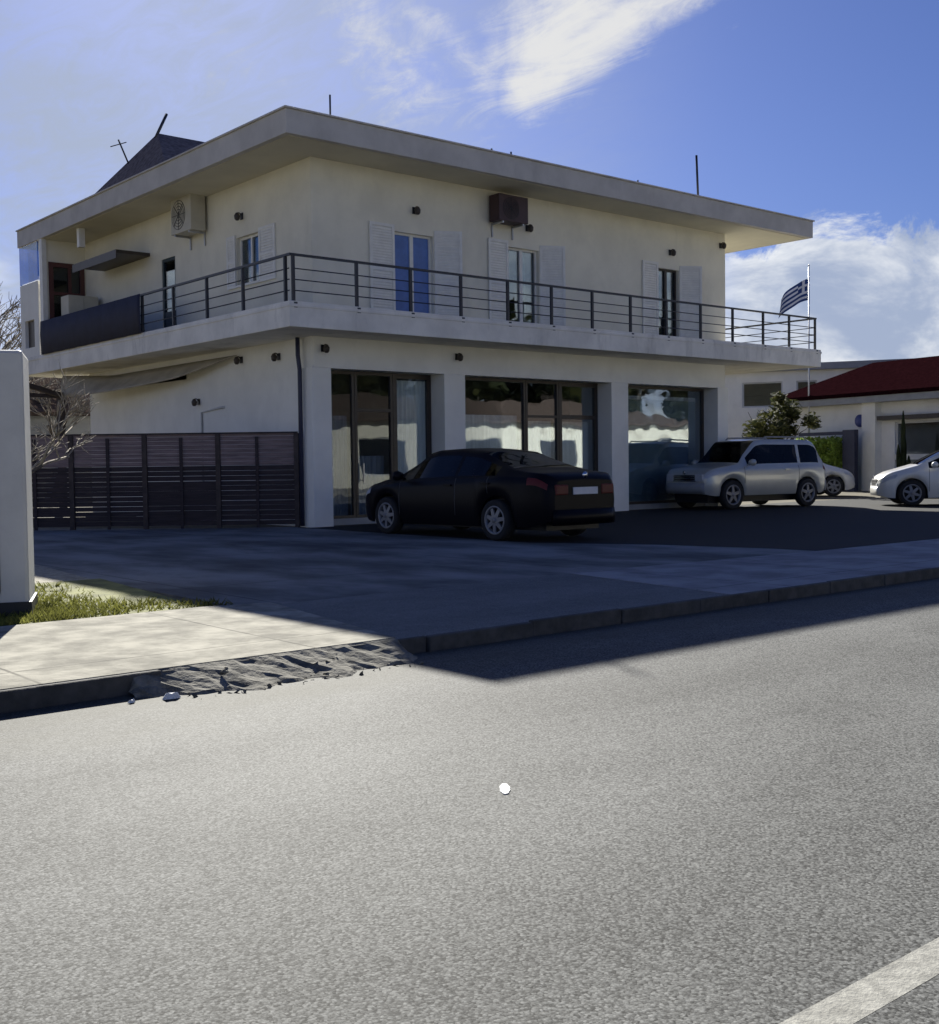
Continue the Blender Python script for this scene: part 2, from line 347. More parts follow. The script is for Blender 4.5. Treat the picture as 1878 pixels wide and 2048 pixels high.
# ------------------------------------------------------------------ the ground
def sheet(name, poly, z, m, kind=True):
    o = MB().add([(x, y, z) for x, y in poly], [tuple(range(len(poly)))]).build(name, m)
    return struct(o) if kind else o
sheet('ground', [(-900, -900), (900, -900), (900, 900), (-900, 900)], -0.03, M_EARTH)
sheet('road', [(-120, -3.6), (160, -3.6), (160, 6.40), (-120, 6.40)], 0.0, M_ROAD)
# raised land on the building's side: one slab, kerb in front
ZP = 0.10
sheet('terrain', [(-120, 6.58), (160, 6.58), (160, 120), (-120, 120)], ZP-0.012, M_EARTH)
struct(MB().prism([(-120, 6.456), (4.75, 6.456), (5.2, 8.9), (4.6, 9.05), (-120, 9.3)], ZP-0.05, ZP+0.022).build('pavement', M_PAVE))
struct(MB().prism([(4.75, 6.456), (8.55, 6.456), (9.0, 9.0), (5.2, 8.9)], ZP-0.05, ZP).build('driveway_apron', M_APRON))
struct(MB().prism([(8.55, 6.456), (60, 6.456), (60, 8.6), (13.4, 8.75), (9.0, 9.0)], ZP-0.05, ZP+0.004).build('pavement', mat('worn_concrete_pavement', (0.27, 0.265, 0.265), 0.9, 0.3, 1.6, 0.5, 25, grime=0.4, joints=((1.8, 0.4), (2.9, 0.3)))))
struct(MB().prism([(4.9, 8.885), (9.0, 9.0), (13.4, 8.75), (13.35, 9.5), (12.95, 11.1), (12.05, 12.9), (12.1, 19.9), (10.7, 21), (8.3, 24.2), (6.2, 24.2), (5.0, 13.0)], ZP-0.05, ZP+0.0005).build('forecourt', M_FORE))
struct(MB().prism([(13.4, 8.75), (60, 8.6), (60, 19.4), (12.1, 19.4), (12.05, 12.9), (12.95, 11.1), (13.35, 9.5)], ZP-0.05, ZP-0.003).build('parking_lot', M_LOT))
struct(MB().prism([(5.0, 12.4), (5.4, 16.0), (5.0, 24.0), (-10, 24.0), (-10, 12.4)], ZP-0.05, ZP+0.002).build('gravel_yard', M_GRAVEL))
# kerb with slightly uneven stones
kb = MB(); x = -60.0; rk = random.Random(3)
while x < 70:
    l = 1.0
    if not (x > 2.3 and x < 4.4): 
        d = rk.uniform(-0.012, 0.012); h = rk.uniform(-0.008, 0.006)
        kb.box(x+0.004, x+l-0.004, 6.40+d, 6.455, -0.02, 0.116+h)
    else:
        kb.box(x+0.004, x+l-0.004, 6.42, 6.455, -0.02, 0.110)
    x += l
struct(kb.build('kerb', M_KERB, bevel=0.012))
# crumbling mortar ramp against the kerb
rm = random.Random(5); nx, ny = 46, 9; vs = []
for i in range(nx):
    t = i/(nx-1); xx = 2.78+t*2.0
    for j in range(ny):
        s = j/(ny-1); wd = 0.42*min(1, 0.35+t*3)*(1-0.35*max(0, t-0.7)/0.3)
        yy = 6.45-s*wd*(1+.12*math.sin(t*23)+.08*math.sin(t*41+1)); z = 0.118*(1-s)**1.15+(0.006*math.sin(t*27+s*3)+.004*math.sin(t*61-s*9)+rm.uniform(-0.006, 0.006))*(j not in (0, ny-1))
        if j == ny-1: z = -0.01
        if i in (0, nx-1): z = min(z, 0.02) if j else 0.1
        vs.append((xx+rm.uniform(-.01, .01), yy, z))
ramp = MB().add(vs, [(i*ny+j, (i+1)*ny+j, (i+1)*ny+j+1, i*ny+j+1) for i in range(nx-1) for j in range(ny-1)])
for k in range(12):
    cx = rm.uniform(2.85, 4.6); s = rm.uniform(0.012, 0.034); cy = rm.uniform(6.05, 6.38); zb = max(0.0, 0.118*(1-(6.45-cy)/.42))
    pts = [Vector((cx, cy, zb))+Vector((rm.gauss(0, 1), rm.gauss(0, 1), abs(rm.gauss(0, .6)))).normalized()*s*rm.uniform(.7, 1.1) for _ in range(6)]
    ramp.add(pts, [(0, 1, 2), (0, 2, 3), (0, 3, 4), (0, 4, 1), (5, 2, 1), (5, 3, 2), (5, 4, 3), (5, 1, 4)])
for k in range(60):
    cx, cy = rm.uniform(2.75, 4.7), rm.uniform(5.98, 6.3); s = rm.uniform(0.006, 0.028)
    ramp.add([(cx+s*rm.uniform(-1, 1), cy+s*rm.uniform(-1, 1), z) for z in (0.0, 0.0, s*.9, s*.7)], [(0, 1, 2), (0, 2, 3), (1, 2, 3), (0, 1, 3)])
struct(ramp.build('kerb_ramp', M_MORTAR))
sheet('road_line', [(-60, 1.465), (90, 1.465), (90, 1.58), (-60, 1.58)], 0.0006, M_LINE)
spt = [(.021*math.cos(R(a))*(1+.1*math.sin(a*.13)), .076*math.sin(R(a))*(1+.06*math.sin(a*.21))) for a in range(0, 360, 15)]  # white disc added for a bright dot, drawn out in depth to look round
tag(MB().prism(spt, 0.0005, 0.004).build('white_spot', M_SPOT, None, (3.09, 3.47, 0), R(-40)), 'single added white spot in the middle of the sunlit road', 'white spot')
def scrap(x, y, s, rot, label):
    r_ = random.Random(int(x*1000)); n = 7
    top = [(math.cos(2*math.pi*k/n)*s*r_.uniform(.6, 1), math.sin(2*math.pi*k/n)*s*.5*r_.uniform(.6, 1)) for k in range(n)]
    mb = MB(); vs = [(a, b, 0.003) for a, b in top]+[(a*.6, b*.6, s*0.45+r_.uniform(0, .012)) for a, b in top]
    mb.add(vs, [tuple(reversed(range(n))), tuple(range(n, 2*n))]+[(i, (i+1) % n, n+(i+1) % n, n+i) for i in range(n)])
    tag(mb.build('crumpled_paper', M_LITTER, None, (x, y, 0), rot), label, 'litter', 'scraps of litter in the gutter')
scrap(2.70, 6.17, 0.028, 0.2, 'tiny white scrap in the gutter at the end of the black kerb shadow')
scrap(2.92, 6.12, 0.062, -0.1, 'larger crumpled white scrap in the gutter beside the mortar ramp')

# grass verge: many blades as one mass
rg = random.Random(11); gb = MB()
for k in range(30000):
    gx, gy = rg.uniform(-3, 5.0), rg.uniform(9.15, 12.5)
    if gx > 3.2+0.55*math.sin(gy*1.7)+(12.5-gy)*0.55+rg.uniform(-.5, .5): continue
    if math.sin(gx*2.3+1)*math.sin(gy*2.9)+rg.uniform(-.7, 1) < -0.35: continue
    h = rg.uniform(0.025, 0.07); a = rg.uniform(0, 6.28); wv = rg.uniform(.006, .012); lx, ly = rg.uniform(-.06, .06), rg.uniform(-.06, .06)
    for q in range(2):
        a += 1.2; ca, sa = math.cos(a)*wv, math.sin(a)*wv; ox, oy = rg.uniform(-.03, .03), rg.uniform(-.03, .03)
        gb.add([(gx+ox-ca, gy+oy-sa, ZP), (gx+ox+ca, gy+oy+sa, ZP), (gx+ox+lx, gy+oy+ly, ZP+h)], [(0, 1, 2)])
tag(gb.build('grass', M_GRASS, fix=False), kind='stuff')
struct(MB().prism([(-10, 9.3), (4.7, 9.05), (5.1, 12.4), (-10, 12.4)], ZP-0.05, ZP+0.001).build('grass_soil', mat('grass_soil', (0.16, 0.165, 0.05), 0.95, 0.45, 3, 0.7, 25)))

# ------------------------------------------------------------------ the building
BX0, BX1, BY0, BY1 = 11.2, 28.15, 18.3, 32.3       # slab and roof outline
WX0, WX1, WY0, WY1 = 12.4, 25.35, 19.4, 30.6       # walls
Z1, Z2, Z3, Z4 = 3.85, 4.32, 7.33, 7.77
B = empty('two_storey_building', (WX0, WY0, ZP), 'cream two-storey corner building with shops below and a balcony all round above', 'building')
def P(mb, name, m, parent=B, **k):
    o = mb.build(name, m, None, **k)
    o.parent = parent
    o.matrix_parent_inverse = Matrix.Identity(4)
    # keep world coordinates: shift by the root offset
    o.location = Vector(o.location)-Vector((WX0, WY0, ZP)) if parent is B else o.location
    return o
BAYS = [(12.80, 15.68), (16.26, 20.90), (21.50, 25.02)]
LZ = 3.24
m_ = MB()
wallx(m_, WX0, WX1, WY0+0.02, WY0+0.40, LZ, Z1, [])
wally(m_, WY0+0.45, WY1, WX0+0.03, WX0+0.25, ZP-.05, Z1, [(24.9, 28.6, 3.35, 3.70)])
wally(m_, WY0+0.45, WY1, WX1-0.25, WX1-0.03, ZP-.05, Z1, [])
wallx(m_, WX0+.25, WX1-.25, WY1-0.22, WY1-0.01, ZP-.05, Z1, [])
P(m_, 'ground_floor_wall', M_WALLW)
for x0, x1 in ((12.35, 12.80), (15.68, 16.26), (20.90, 21.50), (25.02, 25.46)):
    c = MB().box(x0, x1, WY0, WY0+0.5, ZP-.05, LZ); c.box(x0, x1, WY0, WY0+0.019, LZ, LZ+0.02)
    P(c, 'column', M_WALLW, bevel=0.015)
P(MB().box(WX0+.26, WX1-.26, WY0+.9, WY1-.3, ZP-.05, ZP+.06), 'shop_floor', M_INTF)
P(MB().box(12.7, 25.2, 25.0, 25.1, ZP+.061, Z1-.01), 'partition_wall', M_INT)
# shopfront
YS = WY0+0.46
def frame_rect(mb, x0, x1, z0, z1, y0, y1, t):
    mb.box(x0, x0+t, y0, y1, z0, z1); mb.box(x1-t, x1, y0, y1, z0, z1); mb.box(x0+t, x1-t, y0, y1, z1-t, z1); mb.box(x0+t, x1-t, y0, y1, z0, z0+t)
def shop_unit(name, x0, x1, z0, z1, t=0.06, transom=None, handle=False, pane_m=None, curtain=None):
    f = MB(); frame_rect(f, x0, x1, z0, z1, YS, YS+0.08, t)
    if transom: f.box(x0+t, x1-t, YS+.005, YS+0.075, transom-t/2, transom+t/2)
    o = P(f, name, M_DARKFR)
    pn = MB().box(x0+t-.004, x1-t+.004, YS+0.035, YS+0.045, z0+t-.004, z1-t+.004); P(pn, 'pane', pane_m or M_SHOPG, o)
    if handle:
        hb = MB(); hb.bar((x0+t+.10, YS-.05, 0.95), (x0+t+.10, YS-.05, 1.35), .03); hb.bar((x0+t+.10, YS+.03, 1.0), (x0+t+.10, YS-.05, 1.0), .02); hb.bar((x0+t+.10, YS+.03, 1.3), (x0+t+.10, YS-.05, 1.3), .02)
        P(hb, 'handle', M_METAL, o)
    if curtain:
        cm, d, zb, zt = curtain; cb = MB(); n = 26; vs = []
        for i in range(n):
            xx = x0+t+(x1-x0-2*t)*i/(n-1); vs += [(xx, YS+d+.03*math.sin(i*1.9), zb), (xx, YS+d+.03*math.sin(i*1.9+.3), zt)]
        cb.add(vs, [(2*i, 2*i+1, 2*i+3, 2*i+2) for i in range(n-1)], smooth=True); P(cb, 'curtain', cm, o)
    return o
zf = ZP+0.12; zt = LZ-0.005
P(MB().box(12.80, 15.68, YS-.03, YS+.12, ZP-.05, zf).box(16.26, 20.90, YS-.03, YS+.12, ZP-.05, zf).box(21.50, 25.02, YS-.03, YS+.12, ZP-.05, zf), 'plinth', M_GREY)
shop_unit('shop_window', 12.81, 13.66, zf, zt, curtain=(M_CURTD, 0.22, zf+.05, zt-.9))
shop_unit('shop_door', 13.67, 14.64, zf, zt, transom=2.45, handle=True, curtain=(M_CURTD, 0.3, zf+.05, 1.5))
shop_unit('shop_window', 14.65, 15.67, zf, zt, 0.10, curtain=(M_CURT, 0.10, zf+.03, zt-.13))
shop_unit('shop_window', 16.27, 18.47, zf, zt, curtain=(M_CURT, 0.25, zf+.05, 2.42))  # pale half-height cloth across this bay imitates a bright reflection in the glass
shop_unit('shop_door', 18.48, 19.55, zf, zt, transom=2.4, handle=True, curtain=(M_CURT, 0.22, zf+.05, 2.3))
shop_unit('shop_window', 19.56, 20.89, zf, zt, 0.10, transom=2.4, curtain=(M_CURT, 0.26, zf+.05, 2.3))
shop_unit('shop_window', 21.51, 25.01, zf, zt, 0.07, curtain=(M_TEAL, 0.25, zf+.05, 2.9))  # teal cloth takes the place of a greenish reflection in the pane
P(MB().box(21.6, 24.9, YS+.2, YS+.26, 2.905, 3.0), 'pelmet', M_WHITE)
# balcony slab and roof slab
sb = MB().box(BX0, BX1, BY0, BY1, Z1, Z2); sb.box(BX0-.015, BX1+.015, BY0-.015, BY0+.1, Z1+.36, Z1+.42)
sb.box(BX0-.015, BX0+.1, BY0+.1, BY1, Z1+.36, Z1+.42)
P(sb, 'balcony_slab', M_SLAB, bevel=0.01)
RXE = 27.76
rf = MB().box(BX0, RXE, BY0, BY1, Z3, Z4); rf.box(BX0-.04, RXE+.04, BY0-.04, BY1, Z4, Z4+.035)
P(rf, 'roof_slab', M_ROOFF, bevel=0.008)
P(MB().box(BX0+.12, RXE-.12, BY0+.12, BY1-.12, Z3-.012, Z3-.002), 'soffit', M_SOFF)
# tiled hip roof set back on the roof slab
RX0, RX1, RY0, RY1 = 11.45, 27.0, 23.7, 28.4
hip = MB(); vs = [(RX0, RY0, Z4+.04), (RX1, RY0, Z4+.04), (RX1, RY1, Z4+.04), (RX0, RY1, Z4+.04), (12.38, 26.0, 9.23), (24.0, 26.0, 9.2)]
hip.add(vs, [(3, 2, 1, 0), (0, 1, 5, 4), (1, 2, 5), (2, 3, 4, 5), (3, 0, 4)])
P(hip, 'tiled_roof', M_TILE)
# upper walls with openings
DO = [(14.40, 15.42, Z2+.03, 6.12), (17.55, 18.50, Z2+.03, 6.15), (22.62, 23.44, Z2+.03, 6.18)]
m_ = MB()
wallx(m_, WX0, WX1, WY0, WY0+0.25, Z2, Z3, DO)
LW = [(21.40, 22.36, 5.18, 6.2), (25.28, 26.0, Z2+.03, 6.25)]
wally(m_, WY0+0.25, WY1, WX0, WX0+0.25, Z2, Z3, LW)
wally(m_, WY0+.25, WY1, WX1-0.25, WX1, Z2, Z3, [])
wallx(m_, WX0+.25, WX1-.25, WY1-0.25, WY1, Z2, Z3, [])
P(m_, 'upper_wall', M_WALL)
def louvre(mb, x0, x1, z0, z1, th=0.035):
    """shutter leaf in its own plane: x along, y thickness"""
    t = 0.06
    mb.box(x0, x0+t, 0, th, z0, z1); mb.box(x1-t, x1, 0, th, z0, z1); mb.box(x0+t, x1-t, 0, th, z1-t, z1); mb.box(x0+t, x1-t, 0, th, z0, z0+t); mb.box(x0+t, x1-t, 0, th, (z0+z1)/2-t/2, (z0+z1)/2+t/2)
    for a, b in ((z0+t, (z0+z1)/2-t/2), ((z0+z1)/2+t/2, z1-t)):
        n = int((b-a)/0.055)
        for i in range(n):
            zc = a+(b-a)*(i+.5)/n
            mb.add([(x0+t, .004, zc-.024), (x1-t, .004, zc-.024), (x1-t, th-.004, zc+.024), (x0+t, th-.004, zc+.024)], [(0, 1, 2, 3)])
        mb.box(x0+t, x1-t, th*.45, th*.55, a, b)
def leaf(hx, hy, z0, z1, width, ang, m=M_WHITE):
    mb = MB(); louvre(mb, 0, width, z0, z1)
    Mx = Matrix.Translation((hx, hy, 0)) @ Matrix.Rotation(ang, 4, 'Z')
    mb.v = [tuple(Mx @ Vector(p)) for p in mb.v]
    return P(mb, 'shutter', m)
for i, (x0, x1, z0, z1) in enumerate(DO):
    y = WY0+0.09; f = MB(); frame_rect(f, x0, x1, z0, z1, y, y+.07, .045); xm = (x0+x1)/2; f.box(xm-.045, xm+.045, y-.004, y+.066, z0+.045, z1-.045)
    for a, b in ((x0+.045, xm-.045), (xm+.045, x1-.045)): f.box(a, b, y+.002, y+.064, z0+.045, z0+.16)
    o = P(f, 'balcony_door', M_WHITE if i == 0 else [M_DARKFR, M_WHITE, M_DARKFR][i])
    for a, b in ((x0+.041, xm-.041), (xm+.041, x1-.041)): P(MB().box(a, b, y+.03, y+.038, z0+.156, z1-.041), 'pane' if i else 'blue_panel', M_GLASS if i else M_BLUEB, o)
    if i:
        c0, c1 = ((xm+.02, x1-.2) if i == 1 else (x0+.1, xm+.25)); n = 14; vs = []
        for k in range(n):
            xx = c0+(c1-c0)*k/(n-1); vs += [(xx, y+.14+.02*math.sin(k*2.1), z0+.1), (xx, y+.14+.02*math.sin(k*2.1), z1-.1)]
        P(MB().add(vs, [(2*k, 2*k+1, 2*k+3, 2*k+2) for k in range(n-1)], smooth=True), 'curtain', M_CURT if i == 1 else M_CURTD, o)
    leaf(x0-.02, WY0-.012, z0+.02, z1+.12, 0.62 if i == 0 else 0.58, math.pi, M_WHITE)          # folded flat on the wall
    leaf(x1+.02, WY0-.02, z0+.02, z1+.12, 0.60, R(-30), M_WHITE)                              # standing off the wall
# left-hand window and its shutters, left-hand door
def addyx(mb): # swap x,y so things drawn along x lie along y
    mb.v = [(p[1], p[0], p[2]) for p in mb.v]; mb.f = [tuple(reversed(f)) for f in mb.f]; return mb
f = MB(); frame_rect(f, 21.40, 22.36, 5.18, 6.2, WX0+.09, WX0+.15, .05); f.box(21.85, 21.91, WX0+.086, WX0+.146, 5.23, 6.15)
o = P(addyx(f), 'window', M_WHITE); P(MB().box(WX0+.12, WX0+.128, 21.45, 21.85, 5.23, 6.15).box(WX0+.12, WX0+.128, 21.91, 22.31, 5.23, 6.15), 'pane', M_GLASS, o)
P(MB().box(WX0-.05, WX0+.09, 21.36, 22.40, 5.14, 5.18), 'sill', M_WHITE, o)
f = MB(); louvre(f, 20.74, 21.38, 5.14, 6.26); f.v = [(p[0], WX0-.04+p[1], p[2]) for p in f.v]; P(addyx(f), 'shutter', M_WHITE)
f = MB(); louvre(f, 22.38, 22.75, 5.14, 6.26); f.v = [(p[0], WX0-.04+p[1], p[2]) for p in f.v]; P(addyx(f), 'shutter', M_WHITE)
f = MB(); frame_rect(f, 25.28, 26.0, Z2+.03, 6.25, WX0+.02, WX0+.10, .07); f.box(25.35, 25.93, WX0+.03, WX0+.08, Z2+.1, 5.0)
o = P(addyx(f), 'balcony_door', mat('dark_green_door_paint', (0.02, 0.04, 0.045), .5)); P(MB().box(WX0+.05, WX0+.058, 25.346, 25.934, 4.996, 6.184), 'pane', M_GLASS, o)
# back end of the left balcony: dividing wall with red-brown frame, pale screen and far glazed end
P(MB().box(BX0+.02, BX0+.14, 30.55, 30.75, Z2, Z3), 'corner_post', M_WHITE)
w2 = MB(); wallx(w2, BX0+.14, WX0, 30.6, 30.7, Z2, Z3, [(BX0+.2, WX0-.04, Z2+.05, 6.75)]); P(w2, 'end_wall', M_WALL)
f = MB(); frame_rect(f, BX0+.2, WX0-.04, Z2+.05, 6.75, 30.57, 30.66, .12); f.box(BX0+.72, BX0+.8, 30.575, 30.655, Z2+.17, 6.63); f.box(BX0+.32, WX0-.16, 30.58, 30.65, 5.9, 5.98); o = P(f, 'balcony_window', mat('red_brown_frame', (0.09, 0.03, 0.028), .5)); P(MB().box(BX0+.316, WX0-.156, 30.61, 30.62, Z2+.166, 6.634), 'pane', M_GLASS, o)
P(MB().box(BX0+.01, BX0+.05, 30.85, 32.2, 6.3, Z3-.02), 'glass_panel', M_BLUEG)
w3 = MB(); wally(w3, 30.85, 32.2, BX0+.01, BX0+.15, Z2, 6.28, [(31.2, 31.9, Z2+.25, 5.3)]); P(w3, 'parapet_wall', M_WALLW)
P(MB().box(BX0+.10, BX0+.13, 31.15, 31.95, Z2+.2, 5.35), 'dark_pane', M_DARKFR)
P(MB().box(BX0+.35, WX0-.01, 26.6, 29.3, 6.42, 6.5).box(BX0+.33, BX0+.35, 26.6, 29.3, 6.30, 6.5), 'awning', M_DARKFR)
P(MB().box(BX0+.25, BX0+.40, 28.6, 28.75, 6.85, Z3-.013), 'ceiling_post', M_WHITE)
st_ = empty('storage_cupboard', (WX0-.52, 29.75, Z2), 'pale cupboard standing at the far end of the side balcony', 'cupboard')
MB().box(-.40, .40, -.25, .25, 0, 1.45).build('body', M_ACW, st_, bevel=.01); MB().box(-.39, -.01, -.27, -.252, .04, 1.41).build('door', M_ACW, st_); MB().box(.01, .39, -.27, -.252, .04, 1.41).build('door', M_ACW, st_)
ch = empty('balcony_chair', (WX0-.55, 27.3, Z2), 'dark garden chair on the side balcony under the awning', 'chair', R(-60))
MB().box(-.22, .22, -.22, .22, .42, .46).build('seat', M_DARKFR, ch); MB().box(-.22, .22, .2, .235, .52, .95).build('backrest', M_DARKFR, ch)
for a_ in (-.2, .2):
    for b_ in (-.2, .2): MB().box(a_-.018, a_+.018, b_-.018, b_+.018, 0, .42 if b_ < 0 else .9).build('leg', M_DARKFR, ch)
# railing
rl = MB(); zr = 5.17
fx = [11.33, 12.73, 14.02, 15.31, 16.60, 17.89, 19.17, 20.45, 21.73, 23.02, 24.30, 25.59, 26.75, 27.96]
fy = [18.54, 20.11, 21.59, 23.1, 24.65, 26.2, 27.75, 29.3, 30.5]
xr, yr = BX0+.07, BY0+.07
rl.bar((xr-.03, yr, zr), (BX1-.15, yr, zr), .06, .04); rl.bar((xr, yr+.031, zr), (xr, 30.5, zr), .06, .04); rl.bar((BX1-.18, yr+.031, zr), (BX1-.18, BY1-.4, zr), .06, .04)
for z in (4.52, 4.72, 4.92):
    rl.tube([(xr+.04, yr, z), (BX1-.19, yr, z)], .011, 6); rl.tube([(xr, yr+.04, z), (xr, 30.5, z)], .011, 6); rl.tube([(BX1-.18, yr+.04, z), (BX1-.18, BY1-.4, z)], .011, 6)
ro = P(rl, 'railing', M_RAIL)
def post(x, y):
    P(MB().box(x-.03, x+.03, y-.022, y+.022, Z2-.10, zr-.02).box(x-.035, x+.035, y-.08, y+.04, Z2-.12, Z2-.02), 'post', M_RAIL, ro)
for x in fx: post(x, yr)
for y in fy: post(xr, y)
for y in (21.5, 24.5, 27.5, 30.5): post(BX1-.18, y)
# roof rods and starter bars
for x, y, h, r_, lean in ((12.42, 18.7, 0.52, .018, 0.0), (23.62, 18.9, 1.2, .03, -0.06), (16.4, 18.6, .14, .02, 0), (16.95, 18.6, .16, .02, .02), (21.0, 18.6, .15, .02, 0), (20.8, 18.6, .1, .02, 0)):
    P(MB().tube([(x, y, Z4+.02), (x+lean*h, y, Z4+.04+h)], r_, 6), 'roof_rod', M_RAIL)
P(MB().tube([(12.30, 25.95, 9.1), (12.62, 26.0, 9.72)], .035, 6), 'roof_rod', M_RAIL)
P(MB().tube([(12.0, 26.8, 8.6), (11.75, 26.8, 9.15)], .02, 6).tube([(11.55, 26.8, 8.95), (11.95, 26.8, 9.12)], .012, 6), 'roof_aerial', M_RAIL)

# things on the walls
def ac(x, y, z, wd, dp, h, rot, case, label, group):
    e = empty('air_conditioner', (x, y, z), label, 'air conditioner', rot, group)
    MB().box(-wd/2, wd/2, -dp-.06, -.06, 0, h).build('casing', case, e, bevel=.015)
    g = MB(); R_ = h*.40
    for k in range(5): g.lathe([(R_*(k+1)/5-.006, -dp-.068), (R_*(k+1)/5+.006, -dp-.068), (R_*(k+1)/5+.006, -dp-.061)], 'y', 28, (-wd*.1, 0, h/2))
    for k in range(8): g.bar((-wd*.1, -dp-.066, h/2), (-wd*.1+R_*math.cos(k*.785), -dp-.066, h/2+R_*math.sin(k*.785)), .008)
    g.build('fan_grille', M_BLACK, e)
    for q in (-.35, .35): MB().bar((wd*q, -.031, -.022), (wd*q, -dp-.04, -.022), .04).bar((wd*q, -.015, 0), (wd*q, -.015, -.3), .03).build('bracket', M_METAL, e)
    return e
ac(17.38, WY0-.006, 6.60, 0.86, .34, .58, 0, M_ACR, 'dark maroon air conditioner unit on the front wall above the middle balcony door', 'air conditioner units on the upper wall')
ac(WX0-.006, 24.1, 6.55, 0.98, .36, .80, R(-90), M_ACW, 'beige air conditioner unit high on the side wall under the eaves', 'air conditioner units on the upper wall')
def lamp(x, y, z, rot, label):
    e = empty('wall_lamp', (x, y, z), label, 'wall lamp', rot, 'lamps on the walls')
    MB().box(-.05, .05, -.02, 0, -.07, .07).build('back_plate', M_BLACK, e)
    MB().tube([(0, -.02, .02), (0, -.07, .07), (0, -.12, .06)], .012, 6).build('arm', M_BLACK, e)
    MB().lathe([(0.0, .065), (.03, .06), (.065, 0), (.055, -.07), (.03, -.10), (0, -.10)], 'z', 12, (0, -.12, 0)).build('lamp_shade', M_DARKFR, e)
    return e
lamp(14.93, WY0-.001, 6.60, 0, 'small brown lamp on the upper wall above the door with blue blinds')
lamp(18.15, WY0-.001, 6.62, 0, 'small brown lamp just right of the dark maroon air conditioner')
lamp(23.10, WY0-.001, 6.60, 0, 'small brown lamp above the rightmost balcony door')
lamp(25.15, WY0-.001, 7.0, 0, 'small brown lamp by the right corner of the upper wall')
lamp(WX0-.001, 22.1, 6.62, R(-90), 'small brown lamp on the side wall above the shuttered window')
lamp(12.62, WY0-.001, 3.62, 0, 'dark lamp at the top of the corner column under the balcony')
lamp(16.05, WY0+.019, 3.62, 0, 'dark lamp above the second column under the balcony')
lamp(WX0+.029, 20.75, 3.55, R(-90), 'dark lamp on the ground floor side wall near the corner column')
lamp(WX0+.029, 22.3, 3.60, R(-90), 'dark lamp on the ground floor side wall above the end of the sail')
lamp(WX0+.029, 24.3, 2.80, R(-90), 'dark lamp low on the white side wall above the fence')
# navy screen on the side railing
sc = MB(); n = 40; vs = []
for i in range(n):
    y = 24.5+6.1*i/(n-1); o_ = .015*math.sin(i*1.3)
    vs += [(BX0-.045+o_, y, Z2-.02), (BX0-.055-o_, y, 4.8), (BX0-.045+o_*.3, y, zr+.0)]
for p in list(vs): pass
sc.add(vs, [(3*i+k, 3*i+k+1, 3*i+k+4, 3*i+k+3) for i in range(n-1) for k in (0, 1)], smooth=True)
o = sc.build('privacy_screen', M_NAVY); md = o.modifiers.new('thick', 'SOLIDIFY'); md.thickness = .006
tag(o, 'dark navy cloth screen tied along the far half of the side balcony railing', 'screen')
# conduit on the side wall
tag(MB().tube([(WX0+.015, 24.15, .2), (WX0+.015, 24.15, 2.55), (WX0+.015, 23.3, 2.62), (WX0+.015, 23.1, 2.62)], .03, 8).build('wall_pipe', M_GREYW), 'pale pipe climbing the white side wall behind the fence', 'pipe')
tag(MB().tube([(12.26, WY0+.3, .12), (12.26, WY0+.3, 3.2), (12.26, WY0+.36, 3.5), (12.26, WY0+.36, 3.84)], .045, 10).build('drain_pipe', M_DKBLUE), 'dark vertical drain pipe against the side of the corner column', 'pipe')

# fence: bays between posts, running from the corner column away to the left
fa = Vector((12.20, 19.78, 0)); fd = Vector((-.766, .644, 0)); FL = 5.9
F_ = empty('slatted_fence', (fa.x, fa.y, ZP), 'dark brown slatted timber fence with a paler top rail section beside the corner column', 'fence', math.atan2(fd.y, fd.x))
rf_ = random.Random(9)
bays = [0, 1.55, 3.0, 4.45, FL]
for a, b in zip(bays, bays[1:]):
    s = MB(); t = MB(); z = 0.06
    while z < 1.14:
        hh = rf_.choice((.094, .096, .0965, .091)); s.box(a+.05, b-.05, rf_.uniform(-.004, .004), .022+rf_.uniform(-.003, .003), z, z+hh+rf_.uniform(-.006, .004)); z += .098
    s.build('slat_panel', M_WOOD, F_)
    z = 1.24
    while z < 1.85:
        t.box(a+.05, b-.05, rf_.uniform(-.004, .004), .022, z, min(z+.0785, 1.86)); z += .082
    t.build('top_panel', M_WOODL, F_)
    mid = MB(); mid.box((a+b)/2-.03, (a+b)/2+.03, .03, .06, 0, 1.8); mid.build('batten', M_WOOD, F_)
for a in bays: MB().box(a-.045, a+.045, -.03, .06, -.1, 1.86).build('post', M_POST, F_)
MB().box(-.03, FL+.03, -.035, .065, 1.862, 1.89).build('cap_rail', M_WOOD, F_)

# shade sail slung under the side balcony, from the wall hooks to a timber post
sv = []; ns = 30; top = [(12.36, 22.35, 3.70), (12.36, 24.9, 3.70), (12.2, 28.6, 3.66), (11.6, 30.3, 3.75)]
def lerp_pts(pts, t):
    k = t*(len(pts)-1); i = min(int(k), len(pts)-2); u = k-i
    return Vector(pts[i])*(1-u)+Vector(pts[i+1])*u
low = [(12.25, 22.35, 3.66), (12.0, 24.6, 3.42), (11.7, 27.6, 3.28), (11.45, 30.0, 3.17)]
for i in range(ns):
    t = i/(ns-1); a = lerp_pts(top, t); b = lerp_pts(low, t); b.z -= .10*math.sin(math.pi*t)
    for j in range(5): 
        q = a.lerp(b, j/4); q.z -= .05*math.sin(math.pi*j/4)*math.sin(math.pi*t); q.x -= .04*math.sin(math.pi*j/4); sv.append(q)
o = MB().add(sv, [(i*5+j, i*5+j+1, (i+1)*5+j+1, (i+1)*5+j) for i in range(ns-1) for j in range(4)], smooth=True).build('shade_sail', M_SAIL)
md = o.modifiers.new('thick', 'SOLIDIFY'); md.thickness = .012
tag(o, 'beige shade sail sagging under the side balcony between wall hooks and a timber post', 'shade sail')
